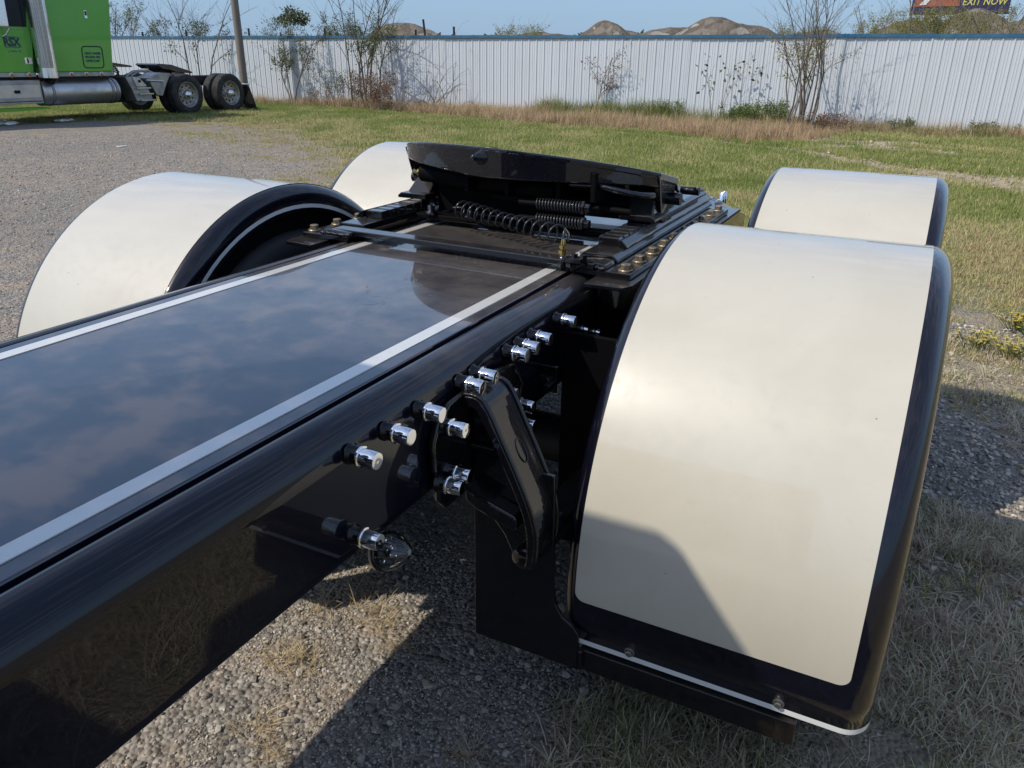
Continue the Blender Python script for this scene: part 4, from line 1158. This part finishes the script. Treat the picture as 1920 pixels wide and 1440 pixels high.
# --- fifth wheel
FW = empty('fifth_wheel', (0, 2.38-2.5, 1.17)); FW.parent = TR
def zp(x, y): return 1.303-.215*(y-2.1)-.038*x
def plate():
    # outline, seen from above: rounded front, straight sides, two prongs at the rear with the throat between
    out = []
    for k in range(25):
        a = R(200+140*k/24); out.append((.478*math.cos(a), 2.425+.345*math.sin(a)))
    out += [(.470, 2.42), (.452, 2.50), (.41, 2.66), (.36, 2.87), (.27, 2.88), (.20, 2.80), (.075, 2.58), (.045, 2.52), (0, 2.50), (-.045, 2.52), (-.075, 2.58), (-.20, 2.80), (-.27, 2.88), (-.36, 2.87), (-.41, 2.66), (-.452, 2.50), (-.470, 2.42)]
    mb = MB(); n = len(out)
    V = [(x, y, zp(x, y)) for x, y in out]+[(x, y, zp(x, y)-.022) for x, y in out]
    mb.add(V, [tuple(range(n)), tuple(range(n, 2*n))[::-1]]+[(i, i+n, n+(i+1) % n, (i+1) % n) for i in range(n)])
    o = B(mb, 'top_plate', M_plate, FW, .006, 3, fix=True)
    # front apron
    mb = MB(); ap = []
    for k in range(73):
        u = k/72; a = R(198+144*u); x, y = .474*math.cos(a), 2.422+.342*math.sin(a)
        xx = abs(x)/.474
        if x < 0: dep = .034+.054*(1-xx**2.0)
        else: dep = .038+.048*(1-xx**1.6)
        ap.append((x, y, dep))
    V = []
    for (x, y, d) in ap:
        s = .94; cx, cy = x*s, 2.422+(y-2.422)*s
        V += [(x, y, zp(x, y)-.006), (x, y, zp(x, y)-d), (cx, cy, zp(x, y)-d), (cx, cy, zp(x, y)-.006)]
    F = []
    for i in range(len(ap)-1):
        for k in range(4): F.append((4*i+k, 4*i+(k+1) % 4, 4*i+4+(k+1) % 4, 4*i+4+k))
    F += [(0, 1, 2, 3), tuple(4*(len(ap)-1)+k for k in (3, 2, 1, 0))]
    mb.add(V, F)
    B(mb, 'apron', M_plate, FW, .004, 2, fix=True)
    # side pockets that hang down to the pivot
    for s in (1, -1):
        z1 = zp(s*.45, 2.38)
        m = MB(); m.prism([(2.29, z1+.01), (2.47, z1-.03), (2.47, z1-.12), (2.44, z1-.165), (2.37, z1-.165), (2.345, z1-.12), (2.315, z1-.05)], 'x', s*.428, s*.450)
        B(m, 'side_pocket', M_plate, FW, .005, fix=True)
        m = MB(); m.prism([(2.30, z1-.012), (2.60, z1-.08), (2.56, z1-.12), (2.46, z1-.16), (2.37, z1-.16), (2.33, z1-.10)], 'x', s*.335, s*.355)
        B(m, 'inner_pocket', M_plate, FW, .004, fix=True)
        # pedestal
        m = MB()
        m.add([(s*.355, 2.36, 1.190), (s*.425, 2.36, 1.190), (s*.425, 2.47, 1.190), (s*.355, 2.47, 1.190), (s*.35, 2.275, 1.112), (s*.442, 2.275, 1.112), (s*.455, 2.62, 1.112), (s*.35, 2.62, 1.112)],
              [(0, 1, 2, 3), (4, 7, 6, 5), (0, 4, 5, 1), (1, 5, 6, 2), (2, 6, 7, 3), (3, 7, 4, 0)])
        B(m, 'pedestal', M_black, FW, .005, fix=True)
        sh = MB(); sh.prism([(s*.345, 1.1035), (s*.458, 1.1035), (s*.458, 1.112), (s*.445, 1.122), (s*.345, 1.122)], 'y', 2.25, 2.86); B(sh, 'slide_shoe', M_black, FW, .003, fix=True)
        pn = MB(); pn.tube([(s*.30, 2.40, 1.155), (s*.49, 2.40, 1.155)], .019, 16); B(pn, 'pivot_pin', M_plate, FW)
    # grease fitting on the apron
    y0 = 2.080; z0 = zp(-.03, y0)-.030
    g = MB(); g.lathe([(-.01, .024), (.004, .023), (.008, .017), (.022, .013), (.030, .007), (.034, .009), (.040, .006), (.041, 0)], (-.035, y0+.004, z0), (-.25, -1, .06), 18); B(g, 'grease_fitting', M_cast, FW)
plate()
def under():
    # lock and release parts below the plate
    t = MB(); t.tube([(-.33, 2.22, 1.20), (-.10, 2.21, 1.192), (.16, 2.20, 1.18)], .030, 16); B(t, 'release_cylinder', M_under, FW)
    z = MB(); z.lathe([(0, .011), (.012, .011), (.014, .006), (.03, .005), (.03, 0)], (-.335, 2.215, 1.2), (-1, -.2, .1), 10); B(z, 'brass_fitting', M_brass, FW)
    for i, (x0, x1, y, zz, r) in enumerate(((-.30, .36, 2.30, 1.155, .014), (-.05, .40, 2.19, 1.150, .010), (-.36, .30, 2.42, 1.125, .018))):
        t = MB(); t.tube([(x0, y, zz), (x1, y, zz-.01)], r, 12); B(t, 'cross_rod', M_under, FW)
    m = MB(); m.box(-.345, .20, 2.33, 2.345, 1.06, 1.222); m.box(.20, .333, 2.331, 2.344, 1.135, 1.221); B(m, 'blackout_web', M_under, FW, .004)  # enlarged dark sheet that closes off the bright view below the plate
    m = MB(); m.box(-.355, .355, 2.20, 2.26, 1.052, 1.068); B(m, 'carriage_bar', M_under, FW, .003)
    m = MB(); m.box(-.355, .355, 2.52, 2.60, 1.052, 1.10); B(m, 'carriage_bar', M_black, FW, .003)
    m = MB(); m.prism([(-.11, 2.12), (.11, 2.12), (.16, 2.30), (-.16, 2.30)], 'z', 1.212, 1.228); B(m, 'lock_housing', M_under, FW, .004, fix=True)
    for x in (-.12, .02, .19, .30):
        m = MB(); m.box(x-.007, x+.007, 2.14, 2.34, 1.165, zp(x, 2.2)-.022); B(m, 'stiffener', M_under, FW, .002)
    # compression springs
    def coil(x0, x1, y, z, r, turns, w, name, m, par, dz=0):
        n = turns*14; P = []
        for k in range(n+1):
            u = k/n; a = 2*math.pi*turns*u; P.append((x0+(x1-x0)*u, y+r*math.cos(a), z+dz*u+r*math.sin(a)))
        t = MB(); t.tube(P, w, 6); return B(t, name, m, par)
    for zz, x0, x1 in ((1.150, .13, .275), (1.105, .13, .275)):
        coil(x0, x1, 2.13, zz, .0165, 15, .0028, 'compression_spring', M_spring, FW)
        t = MB(); t.tube([(x0-.06, 2.13, zz), (x1+.012, 2.13, zz)], .009, 10); B(t, 'spring_rod', M_under, FW)
        t = MB(); t.lathe([(0, .021), (.008, .021), (.010, .014), (.024, .013), (.024, 0)], (x1, 2.13, zz), (1, 0, 0), 6, False); B(t, 'spring_nut', M_plate, FW)
    coil(-.02, .30, 2.26, 1.19, .013, 22, .0025, 'long_spring', M_spring, FW)
    # release handle
    h = MB(); h.tube([(.18, 2.18, 1.205), (.30, 2.17, 1.21), (.40, 2.16, 1.198), (.43, 2.18, 1.192), (.45, 2.24, 1.185)], .009, 10); B(h, 'release_handle', M_plate, FW)
    h = MB(); h.tube([(.455, 2.52, 1.165), (.515, 2.52, 1.165)], .013, 12); h.tube([(.505, 2.50, 1.175), (.515, 2.56, 1.165)], .006, 8); B(h, 'rear_pin', M_plate, FW)
    for x in (-.29, -.14):
        m = MB(); m.lathe([(0, .02), (.01, .02), (.012, .012), (.03, .012), (.03, 0)], (x, 2.20, 1.068), (0, 0, 1), 12); B(m, 'carriage_bolt', M_plate, FW)
under()
# --- coiled air line and its brass fitting
def hose():
    h = empty('coiled_air_line', (.05, 2.08-2.5, 1.09)); h.parent = TR
    turns = 14; n = turns*18; P = []
    A = Vector((-.165, 2.165, 1.105)); Bp = Vector((.245, 2.022, 1.090))
    d = (Bp-A).normalized(); a = d.cross(Vector((0, 0, 1))).normalized(); b = a.cross(d)
    P.append((-.20, 2.19, 1.10))
    for k in range(n+1):
        u = k/n; th = 2*math.pi*turns*u+math.pi; r = .0265*(.93+.10*math.sin(u*9)+.22*max(0, u-.82))
        u2 = u+.05*max(0, u-.8)*2
        c0 = A.lerp(Bp, u2)
        P.append(c0+a*r*math.cos(th)+b*r*math.sin(th))
    q = P[-1]
    P += [(.295, 1.985, 1.085), (.340, 1.88, 1.128), (.350, 1.832, 1.150), (.352, 1.818, 1.142), (.352, 1.816, 1.118)]
    t = MB(); t.tube(P, .0027, 8); B(t, 'coil', M_spring, h)
    f = MB(); x, y = .352, 1.816
    f.lathe([(1.126-ZT, .0045), (1.116-ZT, .0068), (1.108-ZT, .0068)], (x, y, ZT), (0, 0, 1), 14); f.lathe([(1.110-ZT, .0095), (1.102-ZT, .0095), (1.102-ZT, .0065), (1.097-ZT, .0065)], (x, y, ZT), (0, 0, 1), 6, False)
    f.lathe([(1.098-ZT, .0115), (1.089-ZT, .0115), (1.089-ZT, 0)], (x, y, ZT), (0, 0, 1), 6, False); f.lathe([(1.090-ZT, .008), (1.080-ZT, .008)], (x, y, ZT), (0, 0, 1), 14)
    B(f, 'brass_fitting', M_brass, h)
    f = MB(); f.lathe([(1.084-ZT, 0), (1.084-ZT, .0085), (.012, .0085), (.012, 0)], (x, y, ZT), (0, 0, 1), 14); f.lathe([(.024, .014), (.033, .014)], (x+.022, y+.004, ZT), (0, 0, 1), 6, False); f.box(x+.004, x+.05, y-.003, y+.03, 1.0675, 1.078); f.lathe([(0, .012), (.020, .010), (.020, 0)], (x+.05, y+.018, 1.067), (0, 0, 1), 6, False); f.lathe([(0, .010), (.014, .009), (.014, 0)], (x+.028, y+.012, 1.074), (0, 0, 1), 6, False)
    B(f, 'fitting_stem', M_black, h)
hose()
# --- tail of the frame
tl = MB(); tl.box(-.417, .417, 3.72, 3.735, .80, .885); B(tl, 'tail_plate', M_side, TR, .003)
tl = MB(); tl.prism([(3.325, 1.02), (3.72, .90), (3.72, .888), (3.325, 1.005)], 'x', -.358, .358); B(tl, 'tail_slope', M_black, TR, .002, fix=True)
for i, dy in enumerate((0, .035)):
    tb = MB(); tb.lathe([(0, .012), (.05, .011), (.055, 0)], (.40, 3.40+dy, .985), (0, 0, 1), 12); B(tb, 'tail_bolt', M_chrome, TR)
# --- added unseen block, shaped to cast the shade on deck and fender
rk = MB(); rk.prism([(-.56, -.34), (-.02, -.34), (-.06, .02), (-.11, .16), (-.15, .18), (-.56, .18)], 'z', 1.045, 2.33); B(rk, 'shade_block', M_navy, TR, .02, fix=True)

cab = empty('cab', (0, -1.5-2.5, 1.0)); cab.parent = TR  # unseen cab, sized to keep the ground beside the frame in shade
cb = MB(); cb.prism([(-3.0, .62), (-.36, .62), (-.36, 1.80), (-.44, 1.90), (-2.2, 1.90), (-2.9, 1.4)], 'x', -.92, 1.02); B(cb, 'cab_shell', M_navy, cab, .05, 3, fix=True)
cw = MB(); cw.box(-.62, .55, -.362, -.350, 1.28, 1.70); B(cw, 'rear_window', M_rubber, cab, .002)
# ------------------------------------------------------------------ green truck on the left
GX = -17.7
GT = empty('semi_truck', (GX-1.15, 15.5, 0))
tag(GT, 'bright green sleeper semi truck with chrome stack and RSX lettering parked by the fence', 'truck')
GO = Vector((GX-1.15, 15.5, 0))
def G(mb, name, m, parent=GT, bevel=0, seg=2, fix=True):
    o = mb.build(name, m, parent, bevel, None, seg)
    q = parent; off = Vector((0, 0, 0))
    while q is not None: off += q.location; q = q.parent
    for v in o.data.vertices: v.co -= off
    if fix: fix_normals(o)
    return o
def green():
    m, t = mat('lime_green_paint', (.085, .37, .010), .35, 0, .8, coat_rough=.05)
    n = t.noise(1.3, 5, .6); t.set('Base Color', t.mix(t.mapr(n, .42, .72, 0, .5), (.085, .38, .010), (.12, .36, .03))); return m
M_green = green()
M_win, _ = mat('dark_window', (.006, .009, .012), .08, 0, 0, .25)
M_lines, _ = mat('dark_green_line', (.004, .035, .008), .5)
M_letter, _ = mat('navy_lettering', (.012, .03, .09), .5)
M_amber, t_ = mat('amber_lamp', (.50, .16, .03), .25)
M_chr2, t_ = mat('stack_chrome', (.80, .80, .80), .16, 1.0)
t_.set('Roughness', t_.mapr(t_.noise(6, 4), .3, .7, .10, .28))
M_rimdull, t_ = mat('dull_rim', (.23, .22, .20), .5, .75)
t_.set('Base Color', t_.mix(t_.mapr(t_.noise(9, 4), .35, .7), (.40, .38, .35), (.24, .22, .19)))
# cab
xf = GX-.02; xb = GX-2.28
c = MB(); c.prism([(9.6, 1.13), (12.36, 1.13), (12.72, 2.95), (12.66, 3.05), (11.0, 3.05), (10.4, 2.1), (9.6, 1.95)], 'x', xb+.1, xf); G(c, 'cab', M_green, GT, .03)
s = MB(); s.prism([(12.44, 1.13), (14.47, 1.13), (14.72, 2.95), (14.70, 3.7), (14.4, 3.95), (12.9, 3.6), (12.80, 2.95)], 'x', xb, xf+.01); slp = G(s, 'sleeper', M_green, GT, .05)
g = MB(); g.prism([(12.37, 1.14), (12.425, 1.14), (12.79, 2.95), (12.735, 2.95)], 'x', xf-.05, xf-.015); G(g, 'door_seam', M_lines)
w = MB(); w.prism([(11.60, 2.115), (12.40, 2.115), (12.51, 2.72), (11.70, 2.72)], 'x', xf-.03, xf+.004); win = G(w, 'side_window', M_win, GT, .003)
wf = MB()
for p in ([(11.55, 2.06), (12.46, 2.06), (12.45, 2.10), (11.57, 2.10)], [(12.415, 2.115), (12.46, 2.10), (12.58, 2.78), (12.53, 2.72)]): wf.prism(p, 'x', xf-.02, xf+.012)
G(wf, 'window_frame', M_green, win, .003)
mi = MB(); mi.prism([(11.60, 2.09), (11.87, 2.09), (11.90, 2.72), (11.64, 2.74)], 'x', GX+.10, GX+.19); mr_ = G(mi, 'mirror', M_chr2, GT, .03, 3)
ar = MB(); ar.tube([(GX+.14, 11.9, 2.09), (GX+.05, 11.85, 1.95), (GX-.03, 11.8, 1.9)], .016, 8); G(ar, 'mirror_arm', M_chr2, mr_)
# lettering on the door
RZ = (R(90), 0, R(90))
text_mesh('door_lettering', 'RSX', .235, M_letter, GT, (xf+.006-GO.x, 11.975-GO.y, 1.785), RZ, .003, 0, .008, .92)
for z, y0, y1 in ((1.895, 11.775, 12.135), (1.688, 11.80, 12.16)):
    l = MB(); l.box(xf-.004, xf+.006, y0, y1, z-.008, z+.008); G(l, 'lettering_line', M_letter)
M_faint, _ = mat('pale_lettering', (.20, .36, .22), .5)
for k, z in enumerate((1.645, 1.60, 1.565)):
    for j in range(9):
        y = 11.86+.034*j
        if (j+k*3) % 5 == 4: continue
        l = MB(); l.box(xf-.004, xf+.005, y, y+.022, z-.010, z+.010); G(l, 'small_letter', M_faint if k != 1 else M_letter)
pl = MB(); pl.box(xf-.004, xf+.012, 12.19, 12.36, 1.33, 1.47); hp = G(pl, 'handle_plate', M_chr2, GT, .006)
h = MB(); h.box(xf+.012, xf+.022, 12.245, 12.275, 1.345, 1.455); G(h, 'handle', M_win, hp)
# luggage door with three lines of small print
def rrect(y0, y1, z0, z1, r, sk):
    P = []
    for (cy, cz, a0) in ((y1-r, z1-r, 0), (y0+r, z1-r, 90), (y0+r, z0+r, 180), (y1-r, z0+r, 270)):
        for k in range(6):
            a = R(a0+90*k/5); z = cz+r*math.sin(a); P.append((cy+r*math.cos(a)+sk*(z-z0), z))
    return P
P = rrect(13.66, 14.22, 1.245, 1.735, .085, .05)
l = MB(); l.tube([(xf+.012, y, z) for y, z in P+P[:1]], .0135, 6, caps=False); G(l, 'luggage_door_seal', M_lines)
for k, tx in enumerate(('USDOT 3447082', 'VIN K0419 7852', 'GVWR 27,460')):
    text_mesh('small_print', tx, .078, M_letter, GT, (xf+.014-GO.x, 13.945+.016*(1-k)-GO.y, 1.575-.085*k), RZ, .002, 0, .0015, .80)
v = MB(); v.box(xf+.005, xf+.025, 13.915, 13.99, 2.36, 2.545); vm = G(v, 'sleeper_vent', M_chr2, GT, .008)
v = MB(); v.box(xf+.0255, xf+.032, 13.93, 13.975, 2.43, 2.525); G(v, 'vent_grille', M_dark, vm)
# chrome skirt with amber lights
for (y0, y1) in ((9.7, 12.385), (12.50, 14.475)):
    k = MB(); k.box(xf-.06, xf+.022, y0, y1, 1.055, 1.145); G(k, 'skirt_strip', M_dullalum, GT, .004)
for y in (11.80, 12.22, 13.28, 13.68, 14.10):
    k = MB(); k.lathe([(0, .042), (.012, .040), (.022, .03), (.028, 0)], (xf+.022, y, 1.10), (1, 0, 0), 14); a = G(k, 'amber_light', M_amber)
    k = MB(); k.lathe([(0, .055), (.008, .055), (.008, .042)], (xf+.0222, y, 1.10), (1, 0, 0), 14); G(k, 'light_bezel', M_chr2, a)
# exhaust stack
def stack():
    e = empty('exhaust_stack', (GX+.06-GO.x, 12.78-GO.y, 0)); e.parent = GT
    def P(z): return (GX+.10, 12.62+.02*(z-1.1), z)
    t = MB(); t.tube([P(1.06), P(2.0), P(3.2)], .205, 32); o = G(t, 'shield', M_chr2, e)
    m, q = mat('perforated_shield', (.42, .40, .36), .3, .9)
    vv = q.new('ShaderNodeTexVoronoi'); vv.inputs['Scale'].default_value = 38; vv.inputs['Randomness'].default_value = .1; q.l.new(q.pos(), vv.inputs['Vector'])
    q.set('Base Color', q.mix(q.mapr(vv.outputs['Distance'], .28, .40), (.09, .085, .08), (.46, .44, .40)))
    pf = MB(); V = []; F = []; n = 10
    for i, z in enumerate((1.25, 2.2, 3.2)):
        for k in range(n+1):
            a = R(-72+78*k/n); c0 = P(z); V.append((c0[0]+.211*math.cos(a), c0[1]+.211*math.sin(a), z))
    for i in range(2):
        for k in range(n): F.append((i*(n+1)+k, i*(n+1)+k+1, (i+2-1)*(n+1)+k+1, (i+1)*(n+1)+k))
    pf.add(V, F, True); G(pf, 'perforated_panel', m, e)
    t = MB(); t.tube([P(1.03), P(1.16)], .216, 32); G(t, 'lower_collar', M_chr2, e)
    t = MB(); t.tube([P(3.2), P(4.2)], .09, 20); G(t, 'pipe', M_chr2, e)
    t = MB(); t.tube([(GX+.10, 12.76, 1.06), (GX+.0, 12.76, .95), (GX-.4, 12.7, .9)], .07, 14); G(t, 'lower_pipe', M_dark, e)
stack()
# fuel tank, step box, green skirt
tk = MB(); tk.lathe([(0, 0), (0, .27), (.02, .297), (.05, .305), (2.05, .305), (2.08, .297), (2.10, .27), (2.10, 0)], (GX-.30, 12.50, .70), (0, 1, 0), 40); ft = G(tk, 'fuel_tank', M_alum)
for y in (12.72, 14.34, 14.46):
    k = MB(); k.lathe([(0, .306), (0, .314), (.05, .314), (.05, .306)], (GX-.30, y, .70), (0, 1, 0), 40); G(k, 'tank_strap', M_dullalum, ft)
    for q in (-.006, .051):
        k = MB(); k.lathe([(0, .3065), (0, .311), (.006, .311), (.006, .3065)], (GX-.30, y+q, .70), (0, 1, 0), 40); G(k, 'strap_gasket', M_rubber, ft)
b = MB(); b.box(GX-.55, GX-.03, 9.8, 12.46, .52, .985); st = G(b, 'step_box', M_dullalum, GT, .012)
b = MB(); b.box(GX-.08, GX-.026, 9.8, 12.42, .60, .88); G(b, 'step_panel', M_alum, st, .004)
b = MB(); b.box(GX-.45, GX-.01, 9.8, 12.44, .47, .512); G(b, 'lower_step', M_dullalum, st, .006)
b = MB(); b.box(GX-.02, GX+.0, 11.80, 11.92, .70, .77); G(b, 'emblem', M_win, st, .003)
b = MB(); b.prism([(9.8, .39), (12.60, .375), (12.58, .345), (12.0, .32), (9.8, .30)], 'x', GX-.30, GX-.02); G(b, 'lower_skirt', M_green, GT, .006)
# frame, deck, cross parts
f = MB(); f.box(GX-1.62, GX-1.54, 10, 19.2, .74, 1.0); f.box(GX-.80, GX-.72, 10, 19.2, .74, 1.0); G(f, 'frame_rail', M_dark)
f = MB(); f.box(GX-1.5, GX-.8, 14.75, 16.0, .95, 1.04); f.box(GX-2.2, GX-.15, 10.0, 14.4, .93, 1.05); G(f, 'deck_plate', M_dark)
f = MB(); f.box(GX-2.0, GX-.6, 12.4, 14.5, .45, .93); G(f, 'underbody', M_dark)
f = MB(); f.box(GX-1.75, GX-.55, 14.6, 16.1, .38, .74); G(f, 'rear_underbody', M_dark)
# ramps and fifth wheel
r_ = MB(); r_.prism([(14.75, 1.36), (14.78, 1.40), (15.62, 1.29), (15.64, 1.25), (15.35, 1.25)], 'x', GX-1.55, GX-.75); G(r_, 'deck_ramp', M_black, GT, .006)
r_ = MB(); r_.prism([(16.42, 1.30), (16.46, 1.34), (16.9, 1.315), (17.6, 1.13), (17.62, 1.08), (17.1, 1.10), (16.8, 1.18), (16.6, 1.2)], 'x', GX-1.6, GX-.70); G(r_, 'fifth_wheel', M_black, GT, .01)
r_ = MB(); r_.prism([(16.55, 1.0), (17.15, 1.0), (16.95, 1.2), (16.7, 1.2)], 'x', GX-1.4, GX-.9); G(r_, 'fifth_wheel_stand', M_dark, GT, .006)
# steps behind the tank
t = MB(); t.prism([(14.80, 1.03), (15.22, 1.02), (15.40, .80), (15.42, .76), (15.46, .76), (15.50, .60), (15.53, .60), (15.56, .435), (15.05, .42), (14.95, .72)], 'x', GX-.48, GX-.04); tb = G(t, 'tool_box', M_dullalum, GT, .008)
t = MB(); t.prism([(15.0, 1.01), (15.21, 1.0), (15.42, .79), (15.08, .79)], 'x', GX-.04, GX-.015); G(t, 'lid', M_alum, tb, .004)
for z, y0, y1 in ((.745, 15.06, 15.50), (.60, 15.12, 15.56), (.44, 15.14, 15.60)):
    t = MB(); t.box(GX-.24, GX+.03, y0, y1, z-.02, z+.015); G(t, 'tread', M_alum, tb, .004)
t = MB(); t.box(GX-.014, GX-.006, 15.16, 15.24, .88, .95); G(t, 'emblem', M_win, tb)
# quarter fender
q = MB(); q.prism([(15.55, .98), (15.95, 1.12), (16.28, 1.10), (16.20, .98), (16.02, .70), (15.92, .52), (15.72, .56), (15.60, .80)], 'x', GX-.62, GX-.06); G(q, 'quarter_fender', M_dullalum, GT, .012)
q = MB(); q.tube([(GX-.05, 15.45, .93), (GX-.05, 15.98, .90)], .03, 10); G(q, 'fender_tube', M_alum)
for yy in (15.6, 15.75):
    q = MB(); q.tube([(GX-.7, yy-.25, 1.02), (GX-.7, yy, 1.14), (GX-.7, yy+.3, 1.16), (GX-.7, yy+.6, 1.05)], .035, 10); G(q, 'air_line_tube', M_dullalum)
# wheels
def gwheel(y, x, spinseed):
    w = empty('wheel', (x-GO.x, y-GO.y, .535)); w.parent = GT
    for me in (gty, grim, ghub):
        o = bpy.data.objects.new(me.name, me); COL.objects.link(o); o.parent = w
        o.rotation_euler = (spinseed, 0, 0)
r = .545
prof = [(-.12, .34), (-.135, .36), (-.14, .44), (-.125, .515), (-.10, r)]+[z for k in range(4) for z in ((-.085+.05*k, r), (-.083+.05*k, r-.014), (-.075+.05*k, r-.014), (-.073+.05*k, r))]+[(.10, r), (.125, .515), (.14, .44), (.135, .36), (.12, .34)]
t = MB(); t.lathe(prof, (0, 0, 0), (1, 0, 0), 48); gty = t.mesh('tyre'); gty.materials.append(M_rubber)
t = MB(); t.lathe([(-.12, .345), (-.05, .31), (.09, .33), (.125, .345), (.135, .338), (.125, .322), (.05, .30), (.035, .28), (.03, .17), (.045, .12)], (0, 0, 0), (1, 0, 0), 40); grim = t.mesh('rim'); grim.materials.append(M_rimdull)
for k in range(10):
    a = 2*math.pi*k/10
    h = MB(); h.lathe([(.031, .026), (.036, .026), (.036, 0)], (0, .235*math.cos(a), .235*math.sin(a)), (1, 0, 0), 10, False)
    if k == 0: hb = MB()
    hb.v, hb.f, hb.sm = hb.v, hb.f, hb.sm
    hb.lathe([(.03, .018), (.075, .016), (.08, 0)], (0, .165*math.cos(a+.3), .165*math.sin(a+.3)), (1, 0, 0), 6, False)
hb.lathe([(.04, .12), (.09, .115), (.15, .10), (.19, .05), (.195, 0)], (0, 0, 0), (1, 0, 0), 24); ghub = hb.mesh('hub'); ghub.materials.append(M_chr2)
hol = MB()
for k in range(10):
    a = 2*math.pi*k/10+.2; hol.lathe([(.033, .028), (.037, .028), (.037, 0)], (0, .232*math.cos(a), .232*math.sin(a)), (1, 0, 0), 10, False)
ghole = hol.mesh('hand_hole'); ghole.materials.append(M_win)
for i, (y, x) in enumerate(((16.76, GX-.14), (18.36, GX-.14), (16.76, GX-.49), (18.36, GX-.49), (16.76, GX-2.16), (18.36, GX-2.16), (10.3, GX-.14))):
    gwheel(y, x, i*.7)
    if i < 2:
        o = bpy.data.objects.new('hand_holes', ghole); COL.objects.link(o); o.parent = GT; o.location = (x-GO.x, y-GO.y, .535); o.rotation_euler = (i*.7, 0, 0)
# mudflap and bracket, hoses
m_ = MB(); m_.prism([(19.05, .74), (19.10, .74), (19.36, .04), (19.31, .04)], 'x', GX-.62, GX-.0); G(m_, 'mud_flap', M_rubber, GT, .003)
m_ = MB(); m_.tube([(GX-.75, 18.9, .76), (GX-.1, 19.02, .765), (GX+.02, 19.12, .77)], .022, 10); G(m_, 'flap_bracket', M_chr2)
for k in range(4):
    hh = MB(); z = 1.38-.05*k
    hh.tube([(GX-.5, 14.55, z), (GX-.45, 14.66, z-.03), (GX-.42+.03*k, 14.85, z-.12), (GX-.4, 14.92, z-.24-.05*k), (GX-.45, 14.85, 1.04-.03*k), (GX-.5, 14.7, .95)], .018, 8); G(hh, 'air_hose', M_rubber)
# litter on the ground by the truck
for (y, x, s, lab) in ((13.0, -17.9, .16, 'crumpled white scrap lying in the grass under the green truck'), (11.6, -18.1, .22, 'flat white scrap lying on the gravel below the green truck steps'), (9.9, -11.9, .06, 'small white scrap lying alone on the open gravel')):
    bm = bmesh.new(); bmesh.ops.create_icosphere(bm, subdivisions=2, radius=s); rnd = random.Random(int(y*10))
    for v_ in bm.verts: v_.co *= rnd.uniform(.6, 1.2); v_.co.z *= .3; v_.co.y *= 1.6
    me = bpy.data.meshes.new('litter'); bm.to_mesh(me); bm.free(); me.materials.append(M_stripe)
    o = bpy.data.objects.new('litter', me); COL.objects.link(o); o.location = (x, y, s*.25); tag(o, lab, 'litter', 'white scraps on the gravel')
# yellow flowers beside the near wheel
M_flow, _ = mat('yellow_petal', (.55, .40, .02), .6)
for i, (x, y) in enumerate(((1.86, 5.62), (1.93, 5.50), (1.60, 5.12), (1.80, 5.0))):
    rt = empty('wild_flower', (x, y, 0)); tag(rt, ('yellow wild flowers in the grass, farthest clump right of the near fender', 'dense yellow wild flower clump beside the farthest one right of the near fender', 'yellow wild flower clump closest to the edge of the near fender', 'nearest yellow wild flower clump in the dry grass right of the fender')[i], 'flowers', 'yellow wild flowers in the grass')
    rnd = random.Random(i+20); st_ = MB(); fl = MB(); lv = MB()
    for k in range(26):
        a = rnd.uniform(0, 6.28); r_ = rnd.uniform(.01, .17); hh = rnd.uniform(.06, .13); p = Vector((r_*math.cos(a), r_*math.sin(a), hh))
        st_.tube([(p.x*.4, p.y*.4, 0), p], .0018, 3, caps=False)
        for j in range(5):
            t = j*1.2566+rnd.random()*.3; c = Vector((math.cos(t), math.sin(t), .25)); w = Vector((-math.sin(t), math.cos(t), 0))
            fl.add([p, p+c*.008+w*.005, p+c*.014, p+c*.008-w*.005], [(0, 1, 2, 3)])
        for j in range(3): leafquad(lv, p*rnd.uniform(.2, .8), (rnd.gauss(0, 1), rnd.gauss(0, 1), .6), .03, rnd)
    st_.build('stems', L_grn, rt); lv.build('leaves', L_yel, rt); fl.build('petals', M_flow, rt)
